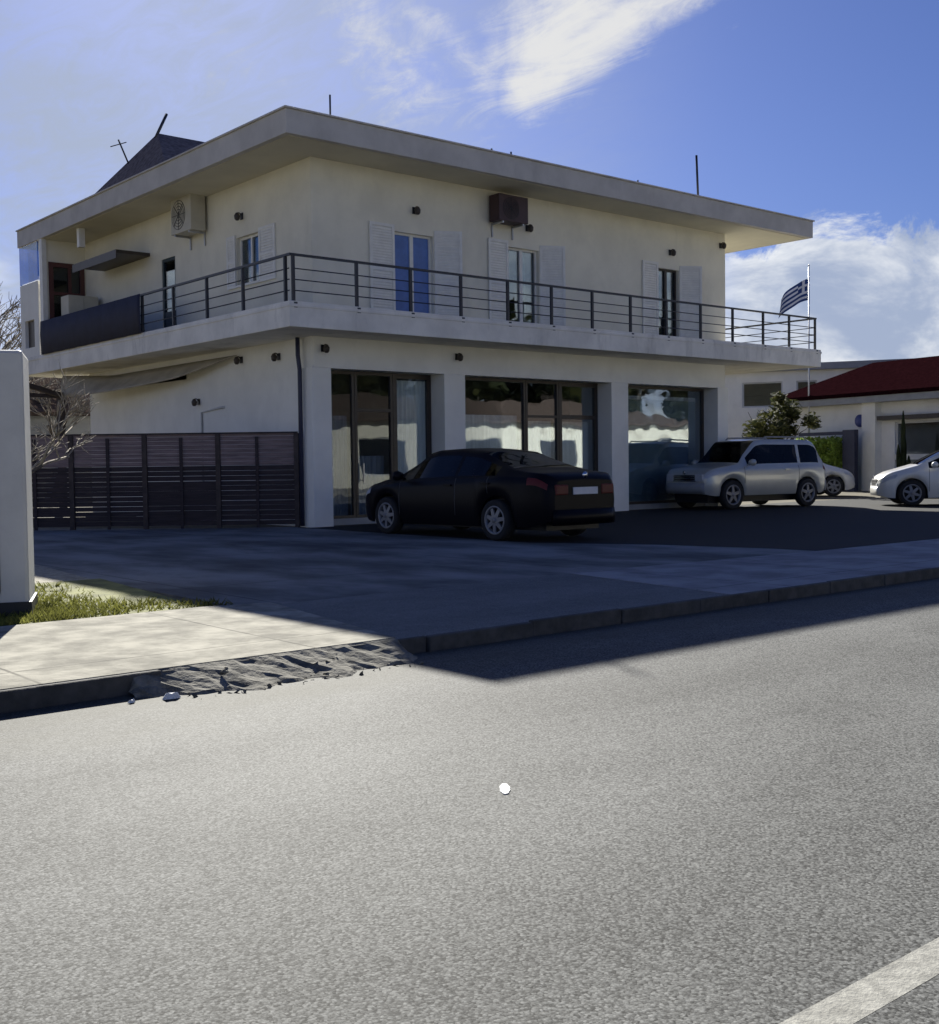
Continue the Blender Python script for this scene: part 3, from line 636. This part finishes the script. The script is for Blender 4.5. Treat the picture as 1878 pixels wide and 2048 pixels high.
tag(MB().box(-.075, .075, -.075, .075, 0, 3.15).box(-.09, .09, -.09, .09, 3.15, 3.2).build('timber_post', M_POST, None, (11.42, 30.05, ZP), .3), 'dark timber post standing at the far end of the white side wall', 'post')
pg = MB().bar((11.4, 30.0, 3.22), (8.2, 28.4, 3.85), .10, .12); pg.bar((11.4, 30.1, 3.2), (8.0, 30.6, 3.3), .08, .10)
tag(pg.build('pergola_beam', M_POST), 'dark slanting timber beams reaching left from the far timber post', 'beam')

# ------------------------------------------------------------------ cabinet at the left edge
Cc = empty('utility_cabinet', (3.38, 9.7, ZP), 'tall pale grey cabinet with a rounded door at the left edge of the pavement', 'cabinet', R(-23))
MB().box(-1.25, 0, 0, .75, .0, 2.20).build('body', M_CAB, Cc, bevel=.03)
dr = []; 
for cx, cz, a0 in ((-.30, 2.08, 0), (-1.0, 2.08, 90), (-1.0, .22, 180), (-.30, .22, 270)):
    for k in range(6):
        a = R(a0+k*18); dr.append((cx+.07*math.cos(a), cz+.07*math.sin(a)))
n = len(dr)
o = MB().add([(x, -.012, z) for x, z in dr]+[(x, .01, z) for x, z in dr], [tuple(reversed(range(n)))]+[(i, (i+1) % n, n+(i+1) % n, n+i) for i in range(n)]).build('door', M_CAB, Cc)
MB().tube([(x, -.002, z) for x, z in dr]+[(dr[0][0], -.002, dr[0][1])], .012, 6).build('door_seal', M_SEAM, Cc)
MB().box(-1.27, .02, -.02, .77, -.05, .12).build('plinth', M_BLACK, Cc)

# ------------------------------------------------------------------ trees and bushes
def blades(mb, c, r, n, size, rnd, flat=1.0, gap=0.35):
    cl_ = [(Vector((rnd.gauss(0, 1), rnd.gauss(0, 1), rnd.gauss(0, 1))).normalized()*rnd.uniform(.35, 1.0), rnd.uniform(.22, .42)) for _ in range(max(8, int(14*gap/0.35)))]
    for k in range(n):
        cc, cr_ = rnd.choice(cl_); d = Vector((rnd.gauss(0, 1), rnd.gauss(0, 1), rnd.gauss(0, 1))).normalized()*cr_*rnd.random()**.45
        p = Vector(((cc.x+d.x)*r[0], (cc.y+d.y)*r[1], (cc.z+d.z)*r[2]))+Vector(c)
        u = Vector((rnd.gauss(0, 1), rnd.gauss(0, 1), rnd.gauss(0, .6))).normalized(); v = u.orthogonal().normalized(); s = size*rnd.uniform(.6, 1.4)
        mb.add([p-u*s, p+v*s*.45, p+u*s, p-v*s*.45], [(0, 1, 2, 3)], rnd.choice((0, 0, 1)))
def tree(name, x, y, z, h, cr_, n, size, mats, label, cat='tree', group=None, seed=1, trunk=None, bare=False):
    rnd = random.Random(seed); e = empty(name, (x, y, z), label, cat, 0, group)
    th = trunk if trunk is not None else h*.45; t = MB(); rr = max(.03, h*.025)
    t.tube([(0, 0, -.1), (rr*.4, 0, th*.5), (0, rr*.5, th), (rr, 0, h*.8)], [rr*1.3, rr, rr*.8, rr*.25], 8)
    for k in range(9):
        a = rnd.uniform(0, 6.28); z0 = th*rnd.uniform(.6, 1.1); L_ = cr_[0]*rnd.uniform(.5, .95)
        t.tube([(0, 0, z0), (math.cos(a)*L_*.5, math.sin(a)*L_*.5, z0+(h-z0)*.35), (math.cos(a)*L_, math.sin(a)*L_, z0+(h-z0)*rnd.uniform(.4, .8))], [rr*.5, rr*.3, rr*.1], 5)
    t.build('trunk', M_BARK, e); c = MB(); blades(c, (0, 0, h-cr_[2]), cr_, n, size, rnd); c.build('crown', mats, e, fix=False); return e
tree('bush', 34.2, 24.0, ZP, 3.55, (1.2, 1.2, 1.25), 2400, .11, [M_LEAF, M_LEAFD], 'round olive bush growing behind the parked silver off-roader', 'bush', seed=4, trunk=1.1)
def bare_tree(x, y, h, seed, label):
    rnd = random.Random(seed); e = empty('bare_tree', (x, y, ZP), label, 'tree'); t = MB(); tw = MB()
    def grow(p, d, L_, r_, lv, mb):
        q = p+d*L_*.5+Vector((rnd.gauss(0, .05), rnd.gauss(0, .05), .02))*L_; e_ = p+d*L_
        mb.tube([p, q, e_], [r_, r_*.8, r_*.6], 6 if lv < 2 else 3)
        if lv >= 5: return
        for k in range(3 if lv < 4 else 4):
            nd = (d+Vector((rnd.gauss(0, .5), rnd.gauss(0, .5), rnd.gauss(.12, .35)))).normalized()
            grow(q.lerp(e_, rnd.uniform(.2, 1)), nd, L_*rnd.uniform(.58, .8), max(h*.0012, r_*.55), lv+1, tw if lv >= 1 else t)
    grow(Vector((0, 0, -.1)), Vector((.05, 0, 1)).normalized(), h*.33, h*.022, 0, t)
    t.build('trunk', M_BARK, e); tw.build('crown', M_TWIG, e, fix=False); return e
P(MB().box(BX0+.15, WX0-.001, 30.705, 30.74, Z2+.01, Z3-.02), 'dark_backing', M_DARKFR)  # dark sheet added behind the end window to stand for a dim interior
M_TWIG = mat('pale_twig', (0.26, 0.235, 0.20), 0.9, 0.3, 4, spec=0.1)
bare_tree(15.0, 49, 12.0, 8, 'bare pale-twigged tree rising behind the cabinet at the left edge')
bare_tree(4.15, 13.6, 3.5, 41, 'bare twiggy shrub growing right behind the pale grey cabinet')
bare_tree(13.3, 44, 8.6, 15, 'smaller bare tree between the cabinet and the timber post')
bare_tree(16.9, 45.5, 7.5, 23, 'low bare tree showing through the gap beside the timber post')
tree('bush', 11.9, 41, ZP, 5.2, (2.3, 2.2, 2.4), 2200, .2, [M_LEAFG, M_LEAF], 'pale dry bush above the fence beyond the timber post', 'bush', seed=18, trunk=.8)

# ------------------------------------------------------------------ neighbours on the right
def house(name, origin, rot, L_, Dp, H_, label, wallm, roofm, wins, roof='hip', rise=1.4, over=.4, set_=.0):
    """front face on local y=0 looking to -y, x along; wins: (x0,x1,z0,z1)"""
    e = empty(name, origin, label, 'building', rot)
    m1 = MB(); wallx(m1, 0, L_, 0, .25, -.1, H_, wins); m1.box(0, .25, .25, Dp, -.1, H_); m1.box(L_-.25, L_, .25, Dp, -.1, H_); m1.box(.25, L_-.25, Dp-.25, Dp, -.1, H_)
    m1.build('wall', wallm, e)
    if roof == 'flat':
        MB().box(-over, L_+over, -over, Dp+over, H_+.002, H_+.30).build('roof', roofm, e)
    else:
        r = MB(); a, b, c, d = -over, L_+over, -over, Dp+over; ins = min((d-c)/2, (b-a)/2-.1) if roof == 'hip' else 0.0
        r.add([(a, c, H_), (b, c, H_), (b, d, H_), (a, d, H_), (a, c, H_+.14), (b, c, H_+.14), (b, d, H_+.14), (a, d, H_+.14), (a+ins, (c+d)/2, H_+rise), (b-ins, (c+d)/2, H_+rise)],
              [(0, 1, 2, 3), (0, 4, 5, 1), (1, 5, 6, 2), (2, 6, 7, 3), (3, 7, 4, 0), (4, 8, 9, 5), (5, 9, 6), (6, 9, 8, 7), (7, 8, 4)])
        r.build('roof', roofm, e)
    for x0, x1, z0, z1 in wins:
        f = MB(); frame_rect(f, x0, x1, z0, z1, .08, .15, .07); o = f.build('window', M_GREYW if wallm is not M_LILAC else M_WHITE, e)
        MB().box(x0+.066, x1-.066, .10, .11, z0+.066, z1-.066).build('pane', M_SHOPG, o)
    MB().box(.3, L_-.3, Dp*.5, Dp*.5+.1, 0, H_-.05).build('partition_wall', M_INT, e)
    return e
# the red-roofed shop: front runs along (0.21,0.98), looks towards -x
ang = math.atan2(-.98, -.21)
N = house('red_roofed_shop', (40.87, 28.0, ZP), ang, 16, 4.5, 3.55, 'low white shop with a dark red tiled roof across the side street', M_BRIGHTW, M_REDT, [(5.4, 9.4, .35, 2.55), (10.2, 14.5, .3, 2.55)], rise=1.5, over=.55)
MB().box(4.1, 4.75, -.32, -.002, -.1, 3.54).build('column', M_WALLW, N); MB().box(9.6, 10.1, -.32, -.002, -.1, 3.54).build('column', M_WALLW, N)
MB().box(-.4, 16.4, -.50, -.02, 3.30, 3.545).build('eave_board', M_GREY, N)
MB().box(4.8, 16, -.28, -.02, 2.62, 2.78).build('awning_box', M_DARKFR, N)
MB().box(5.4, 9.4, -.05, .05, 1.15, 1.35).build('counter_strip', M_WHITE, N)
sg = MB().lathe([(0, -.04), (.24, -.04), (.24, 0)], 'y', 28); o = sg.build('round_sign', M_BLUESG, None, (40.87-.21*3.75-.98*.03, 28.0-.98*3.75+.21*.03, 2.75), ang)
tag(o, 'small round blue sign on the white wall left of the shop column', 'sign')
H2 = house('white_house', (43.5, 33.6, ZP), R(-62), 14, 9, 5.2, 'white flat-roofed house with dark windows seen beneath the right end of the balcony', M_WALLW, M_GREY, [(1.0, 2.8, 3.6, 4.75), (3.4, 4.3, 2.8, 4.75), (1.0, 2.6, 1.0, 2.4), (8, 9.5, 3.4, 4.6)], 'flat', over=.35)
H3 = house('lilac_house', (48.5, 36.2, ZP), R(-62), 5, 8, 5.3, 'narrow lilac-grey house between the white house and the red roof', M_LILAC, M_GREY, [(3.2, 4.4, 3.0, 4.4)], 'flat', over=.2)
# gate frame with hedge behind it
gx, gy = 40.87-.21*1.4-.98*.75, 28.0-.98*1.4+.21*.75
G = empty('gate_frame', (gx, gy, ZP), 'dark blue steel gateway frame left of the white shop column', 'gate', ang)
MB().box(2.25, 2.85, -.1, .1, -.05, 2.3).build('post', M_DKBLUE, G); MB().box(-.1, 0, -.06, .06, -.05, 2.25).build('post', M_DKBLUE, G); MB().box(0, 2.25, -.06, .06, 2.12, 2.25).build('top_beam', M_DKBLUE, G)
hd = MB(); rh_ = random.Random(21)
for k in range(5200): 
    p = Vector((rh_.uniform(-1.08, 1.08), rh_.uniform(-.3, .3), rh_.uniform(.05, 2.0+.08*math.sin(k)))); u = Vector((rh_.gauss(0, 1), rh_.gauss(0, 1), rh_.gauss(0, .7))).normalized(); v = u.orthogonal().normalized(); q_ = .075*rh_.uniform(.6, 1.4)
    hd.add([p-u*q_, p+v*q_*.5, p+u*q_, p-v*q_*.5], [(0, 1, 2, 3)], rh_.choice((0, 0, 1)))
he = empty('hedge', (gx-.21*1.12-.98*.05, gy-.98*1.12, ZP), 'bright green hedge filling the dark blue gateway', 'hedge', ang); hd.build('foliage', [M_HEDGE, M_HEDGE], he, fix=False)
MB().tube([(0, 0, -.1), (.02, 0, .9), (.1, 0, 1.5)], [.05, .04, .02], 6).build('stem', M_BARK, he)
# cactus-like plant in a pot before the shop window
cp = empty('potted_cactus', (38.6, 21.75, ZP), 'dark columnar cactus in a pot before the dark shop window', 'plant')
MB().lathe([(0, 0), (.22, 0), (.30, .5), (.26, .5), (.24, .42), (0, .42)], 'z', 16).build('pot', M_GREY, cp)
cm = MB(); rc = random.Random(2)
for a, b, h_ in ((0, 0, 2.9), (.16, .05, 2.1), (-.15, .08, 1.7), (.05, -.17, 1.3)):
    cm.tube([(a*.4, b*.4, .4), (a, b, .9), (a*1.1, b*1.1, h_*.8), (a*1.1, b*1.1, h_)], [.06, .085, .08, .02], 7)
cm.build('stem', M_LEAFD, cp)
# flag
fp = empty('flagpole', (40.1, 26.62, ZP), 'slim pole flying a blue and white striped flag beyond the balcony end', 'flagpole')
MB().tube([(0, 0, -.1), (0, 0, 8.8)], [.045, .022], 8).lathe([(0, 8.9), (.05, 8.85), (0, 8.8)], 'z', 8).build('pole', M_METAL, fp)
fl = MB(); nu, nv = 30, 18; L_, Hh = 1.55, 0.85; gv = []
for i in range(nu+1):
    for j in range(nv+1):
        u, v = i/nu, j/nv; wv = .13*math.sin(u*9+v*1.5)*u
        gv.append((-.80*L_*u+.3*wv, .55*L_*u*.6+wv, 8.35+Hh*(v-1)*(1-.15*u)-.55*u*u-.35*u))
fcs = []; fmi = []
for i in range(nu):
    for j in range(nv):
        fcs.append((i*(nv+1)+j, (i+1)*(nv+1)+j, (i+1)*(nv+1)+j+1, i*(nv+1)+j+1)); st = int((nv-1-j)//2)
        canton = i < nu*.37 and st < 5
        if canton: uu, vv = i/(nu*.37), (nv-1-j)/10; white = abs(uu-.46) < .11 or abs(vv-.45) < .11
        else: white = st % 2 == 1
        fmi.append(1 if white else 0)
fl.add(gv, fcs, smooth=True); fl.mi = fmi
fl.build('flag', [M_FLAGB, M_FLAGW], fp, fix=False)

# far left: brown-roofed house behind the fence
house('brown_roofed_house', (12.2, 47.5, ZP), R(-20), 8, 9, 3.3, 'low house with a brown gable roof far beyond the fence', M_GREY, M_BROWNR, [(2, 3.4, 1, 2.3)], 'gable', 1.9)
# across the road (seen only as reflections in the shop windows): sunlit row of low shops
O1 = house('roadside_shop', (62, -10.5, ZP), math.pi, 40, 8, 3.5, 'long sunlit cream shop on the far side of the road', M_WALL, M_BROWNR, [(2, 5, .6, 2.6), (7, 9, .6, 2.6), (11, 14, .6, 2.6), (17, 20, .6, 2.6), (24, 27, .6, 2.6), (32, 35, .6, 2.6)], 'hip', 1.6)
struct(MB().box(-120, 160, -10.0, -3.62, -.05, .12).build('far_pavement', M_PAVE))
for k, (tx, ty, th_) in enumerate(((31, -21.5, 11.5), (38.5, -23, 12.5), (46, -22, 11.8), (53.5, -24, 13), (61, -22.5, 12), (69, -23.5, 13.5), (77, -22, 12.5), (65.5, -27, 15), (73.5, -27.5, 15.5), (57, -27, 14.5))):  # rear trees at the end added to close bright sky gaps in reflections
    tree('tree', tx, ty, 0, th_, (4.6, 3.6, 4.6), 1500, .62, [M_LEAFD, M_LEAF], 'tall dark tree behind the long cream shop across the road', 'tree', 'dark trees across the road', seed=50+k, trunk=2.5)
tree('tree', 29.5, -12.0, .1, 6.5, (2.6, 2.4, 2.4), 2200, .22, [M_LEAF, M_LEAFD], 'leafy tree across the road beside the long cream shop', 'tree', seed=31)

# ------------------------------------------------------------------ cars
def smooth_interp(xs, pts, rad):
    px = [p[0] for p in pts]; py = [p[1] for p in pts]
    out = np.zeros(len(xs)); ks = np.linspace(-1, 1, 9)
    for k in ks: out += np.interp(np.array(xs)+k*rad, px, py)
    return out/len(ks)
def car(name, loc, rotz, label, paint, prm, group='parked cars'):
    e = empty(name, loc, label, 'car', rotz, group)
    L_, W_ = prm['L'], prm['W']; hw = W_/2
    wxs = prm['wheels']; wr = prm['wr']; arch = wr+.055
    st = set(np.round(np.linspace(-L_/2, L_/2, 64), 3))
    for wx in wxs: st |= set(np.round(wx+arch*np.cos(np.linspace(0, math.pi, 17)), 3))
    bounds = [b for wn in prm['side'] for b in wn]+list(prm['ws'])+list(prm['rw'])
    st |= set(bounds); xs = sorted(st)
    keep = [xs[0]]
    for x in xs[1:]:
        if x-keep[-1] < .012:
            if x in bounds: keep[-1] = x
            continue
        keep.append(x)
    xs = keep
    zt = smooth_interp(xs, prm['top'], .06); zs = smooth_interp(xs, prm['belt'], .10); wp = smooth_interp(xs, prm['plan'], .05)*hw
    zbot = smooth_interp(xs, prm['sill'], .08); wroof = prm['wroof']*hw
    rings = []
    for i, x in enumerate(xs):
        s, t, w_, zb = zs[i], max(zt[i], zs[i]+.012), wp[i], zbot[i]
        za = zb
        for wx in wxs:
            if abs(x-wx) < arch: za = max(za, wr+math.sqrt(max(0, arch**2-(x-wx)**2)))
        za = min(za, s-.12); up = min(1, max(0, (t-s-.02)/.30))
        ye = (w_*.90)*(1-up)+min(wroof, w_*.9)*up
        rh = min(.07, (t-s)*.25)
        p4 = (w_*.945, s); p5 = (ye, t-rh)
        L4 = lambda f: (p4[0]+(p5[0]-p4[0])*f, p4[1]+(p5[1]-p4[1])*f)
        bulge = s-za
        rings.append([(w_*.93, za), (w_*.985, za+.22*bulge), (w_*1.0, za+.55*bulge), (w_*.985, za+.85*bulge), (w_*.965, s-.02), p4, L4(.10), L4(.88), p5, (ye*.93, t-.018), (ye*.55, t-.004), (0.0, t)])
    nr = len(rings[0]); nst = len(xs)
    def build_faces(sel, nm, m, par, off=0.0, sides=(1, -1)):
        mb = MB()
        for sd_ in sides:
            idx = {}
            vs = []; fs = []
            for i in range(nst-1):
                for j in range(nr-1):
                    if not sel((xs[i]+xs[i+1])/2, j, i): continue
                    q = []
                    for a, b in ((i, j), (i+1, j), (i+1, j+1), (i, j+1)):
                        if (a, b) not in idx:
                            idx[(a, b)] = len(vs); y, z = rings[a][b]; vs.append((xs[a], sd_*(y+off), z+off*.3))
                        q.append(idx[(a, b)])
                    fs.append(tuple(q) if sd_ > 0 else tuple(reversed(q)))
            if fs: mb.add(vs, fs, 0, True)
        if nm == 'body':
            for i in (0, nst-1):
                half = [(xs[i], y, z) for y, z in rings[i]]; other = [(xs[i], -y, z) for y, z in rings[i][:-1]]
                loop = half+list(reversed(other)); mb.add(loop, [tuple(range(len(loop)))])
        if not mb.f: return None
        o = mb.build(nm, m, par)
        if nm == 'body':
            bm = bmesh.new(); bm.from_mesh(o.data); bmesh.ops.remove_doubles(bm, verts=bm.verts, dist=.001); bmesh.ops.recalc_face_normals(bm, faces=bm.faces); bm.to_mesh(o.data); bm.free()
        return o
    ws, rw = prm['ws'], prm['rw']
    is_ws = lambda x, j, i: min(ws) < x < max(ws) and j in (9, 10)
    is_rw = lambda x, j, i: min(rw) < x < max(rw) and j in (9, 10)
    def is_side(x, j, i): return j == 6 and any(a < x < b for a, b in prm['side']) and zt[i]-zs[i] > .16
    hl, tl = prm['head'], prm['tail']
    is_hl = lambda x, j, i: hl[0] < x < hl[1] and j in hl[2]
    is_tl = lambda x, j, i: tl[0] < x < tl[1] and j in tl[2]
    anyp = lambda x, j, i: is_ws(x, j, i) or is_rw(x, j, i) or is_side(x, j, i) or is_hl(x, j, i) or is_tl(x, j, i)
    build_faces(lambda x, j, i: not anyp(x, j, i), 'body', paint, e)
    build_faces(is_ws, 'windshield', M_CARG, e); build_faces(is_rw, 'rear_window', M_CARG, e)
    for a, b in prm['side']:
        for s_ in (1, -1): build_faces(lambda x, j, i: is_side(x, j, i) and a < x < b, 'side_window', M_CARG, e, 0, (s_,))
    for s_ in (1, -1): build_faces(is_hl, 'side_lamp', M_LAMP, e, .004, (s_,)); build_faces(is_tl, 'rear_corner_lamp', M_TAIL, e, .004, (s_,))
    MB().box(-L_/2+.25, L_/2-.25, -hw*.62, hw*.62, .17, .62).box(-L_/2+.6, L_/2-.9, -hw*.75, hw*.75, .45, zs[nst//2]-.03).build('underbody', M_BLACK, e)
    sh = MB()                                           # dark seats, seen through the glass
    for sx in prm['seats']:
        for sy in (-.36, .36): sh.box(sx-.08, sx+.08, sy-.22, sy+.22, .45, zs[nst//2]+.12); sh.box(sx-.06, sx+.04, sy-.12, sy+.12, zs[nst//2]+.14, zs[nst//2]+.30)
    sh.build('seats', M_BLACK, e)
    def wheel(wx, s_):
        y0 = s_*(hw-.11); t = MB(); tw = .10
        t.lathe([(wr*.66, -tw*.8), (wr*.9, -tw), (wr*.985, -tw*.75), (wr, -tw*.4), (wr, tw*.4), (wr*.985, tw*.75), (wr*.9, tw), (wr*.66, tw*.8)], 'y', 32)
        t.lathe([(0, 0.0), (wr*.66, 0)], 'y', 32)
        wo_ = t.build('wheel', M_TYRE, e, (wx, y0, wr))
        r_ = MB(); r_.lathe([(wr*.70, s_*.088), (wr*.66, s_*.096), (wr*.60, s_*.085), (wr*.58, s_*.03)], 'y', 32)
        for k in range(prm.get('spokes', 5)):
            a = 2*math.pi*k/prm.get('spokes', 5)+.3; c_, s2 = math.cos(a), math.sin(a); q = .12
            r_.add([(wr*(.10*c_-q*s2), s_*.09, wr*(.10*s2+q*c_)), (wr*(.10*c_+q*s2), s_*.09, wr*(.10*s2-q*c_)), (wr*(.62*c_+q*.7*s2), s_*.078, wr*(.62*s2-q*.7*c_)), (wr*(.62*c_-q*.7*s2), s_*.078, wr*(.62*s2+q*.7*c_)),
                    (wr*(.10*c_-q*s2), s_*.05, wr*(.10*s2+q*c_)), (wr*(.10*c_+q*s2), s_*.05, wr*(.10*s2-q*c_)), (wr*(.62*c_+q*.7*s2), s_*.05, wr*(.62*s2-q*.7*c_)), (wr*(.62*c_-q*.7*s2), s_*.05, wr*(.62*s2+q*.7*c_))],
                   [(0, 1, 2, 3), (0, 4, 5, 1), (1, 5, 6, 2), (3, 2, 6, 7), (0, 3, 7, 4)])
        r_.lathe([(0, s_*.096), (wr*.13, s_*.094), (wr*.16, s_*.06)], 'y', 16)
        r_.build('rim', M_RIM, wo_)
    for wx in wxs:
        for s_ in (1, -1): wheel(wx, s_)
    zf_ = lambda x, arr: float(np.interp(x, xs, arr))
    for s_ in (1, -1):
        for xx, sg_, wl_, (za_, zb_), m_l, nm_ in ((L_/2, 1, wp[-1], prm['lampz'][0], M_LAMP, 'headlight'), (-L_/2, -1, wp[0], prm['lampz'][1], M_TAIL, 'taillight')):
            ya, yb = sorted((s_*wl_*.56, s_*wl_*.985)); a_, b_ = sorted((xx-sg_*.03, xx+sg_*.012))
            MB().box(a_, b_, ya, yb, za_, zb_).build(nm_, m_l, e, bevel=.02)
    mx = prm['mirror']
    for s_ in (1, -1):
        zz_ = zf_(mx, zs)+.06; yy = zf_(mx, wp)
        mb = MB().tube([(mx, s_*(yy-.04), zz_-.02), (mx, s_*(yy+.06), zz_+.02)], .025, 6)
        mb.lathe([(0, -.09), (.06, -.08), (.085, 0), (.075, .07), (0, .09)], 'y', 12, (mx, s_*(yy+.12), zz_+.04)); mb.build('mirror', paint, e)
        for hx in prm['handles']:
            MB().bar((hx-.09, s_*(zf_(hx, wp)*.995+.012), zf_(hx, zs)-.10), (hx+.09, s_*(zf_(hx, wp)*.995+.012), zf_(hx, zs)-.10), .02, .025).build('door_handle', paint, e)
    xr_, zr_ = -L_/2, prm['plate_rear']; xf = L_/2
    def plate(x, z, s_): 
        mb = MB().box(x-.008, x+.008, -.26, .26, z-.055, z+.055); return mb.build('number_plate', M_PLATE, e)
    plate(xr_-.012, zr_, -1); plate(xf+.012, prm['plate_front'], 1)
    g0, g1, gw = prm['grille']
    g = MB().box(xf-.02, xf+.006, -gw, gw, g0, g1); g.build('grille', M_BLACK, e)
    gs = MB()
    for k in range(3): zc = g0+(g1-g0)*(k+.5)/3; gs.box(xf+.007, xf+.014, -gw*.96, gw*.96, zc-.012, zc+.012)
    gs.build('grille_bars', M_CHROME if prm.get('chrome', True) else M_BLACK, e)
    MB().lathe([(0, .012), (.045, .010), (.05, 0)], 'x', 16, (xf+.008, 0, g1+.06)).build('badge', M_CHROME, e)
    b = MB().lathe([(0, -.012), (.05, -.010), (.055, 0)], 'x', 16, (xr_-.004, 0, zr_+.24)); b.build('badge', M_CHROME, e)
    for sgn, xx in ((1, xf), (-1, xr_)):
        bb = MB(); n = 15; w0 = wp[-1] if sgn > 0 else wp[0]; vs = []
        for k in range(n):
            f = -1+2*k/(n-1); yv = f*w0*1.04; xv = xx+sgn*(.05-.06*abs(f)**3)
            for z_ in (prm['bump'][0], (prm['bump'][0]+prm['bump'][1])/2, prm['bump'][1]): vs.append((xv+(sgn*.02 if z_ not in prm['bump'] else 0), yv, z_))
        bb.add(vs, [(3*k+q, 3*k+3+q, 3*k+4+q, 3*k+1+q) for k in range(n-1) for q in (0, 1)], smooth=True)
        bo = bb.build('bumper', prm.get('bump_m', paint), e); md_ = bo.modifiers.new('thick', 'SOLIDIFY'); md_.thickness = .05
    # door seams
    sm_ = MB()
    for dx in prm['seams']:
        for s_ in (1, -1):
            pts = []
            i = int(np.argmin([abs(x-dx) for x in xs]))
            for j in range(1, 6): y, z = rings[i][j]; pts.append((xs[i], s_*(y+.001), z))
            sm_.tube(pts, .006, 4)
    sm_.build('door_seam', M_SEAM, e)
    if prm.get('rails'):
        for s_ in (1, -1): MB().tube([(prm['rails'][0], s_*wroof*.9, prm['H']-.03), (prm['rails'][0]+.1, s_*wroof*.9, prm['H']+.05), (prm['rails'][1]-.1, s_*wroof*.9, prm['H']+.05), (prm['rails'][1], s_*wroof*.9, prm['H']-.03)], .02, 6).build('roof_rail', M_GREY, e)
    return e
SEDAN = dict(lampz=((.46, .58), (.72, .88)), L=4.75, W=1.82, H=1.47, wr=.325, wheels=(1.42, -1.33), plan=[(-2.375, .66), (-2.33, .78), (-2.22, .88), (-2.0, .95), (-1.4, 1), (1.2, 1), (1.9, .95), (2.15, .87), (2.3, .74), (2.375, .56)],
    top=[(-2.375, .93), (-2.28, 1.06), (-1.85, 1.10), (-1.5, 1.17), (-.75, 1.42), (-.2, 1.475), (.3, 1.46), (.55, 1.41), (1.25, 1.03), (1.45, .99), (2.05, .86), (2.3, .74), (2.375, .62)],
    belt=[(-2.375, .80), (-2.2, .98), (-1.5, 1.01), (-.5, .98), (.9, .92), (1.4, .90), (2.1, .77), (2.375, .58)], sill=[(-2.375, .34), (-2.0, .22), (2.0, .2), (2.375, .28)], wroof=.68,
    ws=(.50, 1.24), rw=(-1.62, -.78), side=[(-1.32, -.42), (-.34, 1.02)], head=(1.95, 2.33, (3, 4)), tail=(-2.33, -2.02, (3, 4)), seats=(.15, -.75), mirror=.88, handles=(-.25, -1.15), plate_rear=.78, plate_front=.40,
    grille=(.48, .66, .42), bump=(.26, .50), seams=(1.0, -.38, -1.2), spokes=7, chrome=False)
SUV = dict(lampz=((.70, .88), (.72, .98)), L=4.25, W=1.80, H=1.74, wr=.36, wheels=(1.32, -1.33), plan=[(-2.125, .80), (-2.08, .90), (-1.95, .96), (-1.4, 1), (1.2, 1), (1.8, .97), (1.98, .91), (2.08, .82), (2.125, .70)],
    top=[(-2.125, 1.0), (-2.08, 1.12), (-1.95, 1.30), (-1.72, 1.66), (-1.5, 1.73), (.2, 1.745), (.45, 1.70), (1.02, 1.16), (1.2, 1.12), (1.9, 1.02), (2.08, .92), (2.125, .80)],
    belt=[(-2.125, .98), (-1.9, 1.08), (1.0, 1.05), (1.3, 1.02), (1.95, .94), (2.125, .78)], sill=[(-2.125, .44), (-1.9, .34), (1.9, .34), (2.125, .40)], wroof=.80,
    ws=(.42, 1.04), rw=(-2.02, -1.74), side=[(-1.78, -1.08), (-.98, .80)], head=(1.82, 2.1, (3, 4)), tail=(-2.11, -1.92, (3, 4)), seats=(.2, -.8), mirror=.82, handles=(-.55,), plate_rear=.80, plate_front=.55,
    grille=(.70, .86, .42), bump=(.40, .66), seams=(.95, -1.0), spokes=5, rails=(-1.5, .1), bump_m=M_GREY)
HATCH = dict(SEDAN, L=4.1, W=1.74, H=1.48, wheels=(1.27, -1.27), plan=[(-2.05, .74), (-2.0, .86), (-1.85, .95), (-1.3, 1), (1.1, 1), (1.7, .94), (1.9, .84), (2.0, .72), (2.05, .55)],
    top=[(-2.05, .9), (-1.98, 1.05), (-1.6, 1.36), (-1.3, 1.44), (-.3, 1.485), (.2, 1.47), (.4, 1.42), (1.08, 1.06), (1.25, 1.01), (1.75, .87), (1.98, .74), (2.05, .6)],
    belt=[(-2.05, .86), (-1.8, 1.0), (.9, .93), (1.2, .91), (1.8, .76), (2.05, .56)], sill=[(-2.05, .34), (-1.8, .22), (1.8, .2), (2.05, .28)], wroof=.70,
    ws=(.38, 1.10), rw=(-1.94, -1.42), side=[(-1.4, -.42), (-.34, .86)], head=(1.62, 2.0, (3, 4)), tail=(-2.03, -1.85, (3, 4)), mirror=.76, handles=(-.2, -1.0), seams=(.85, -.38, -1.15), spokes=6)
car('parked_car', (12.87, 15.0, ZP), R(90), 'black saloon parked nose to the shops between the first and third columns', M_CARK, SEDAN).scale = (1.045, 1.02, 1.0)
def heading(dx, dy): return math.atan2(dy, dx)
car('parked_car', (24.75, 18.3, ZP), R(172), 'silver off-roader with dark windscreen parked before the rightmost shop window', M_CARS, SUV)
car('parked_car', (32.8, 22.6, ZP), R(-40), 'small white car with only its bonnet showing behind the silver off-roader', M_CARW, HATCH)
car('parked_car', (28.85, 14.75, ZP), R(130), 'sunlit white hatchback cut off by the right edge of the picture', M_CARW, HATCH)
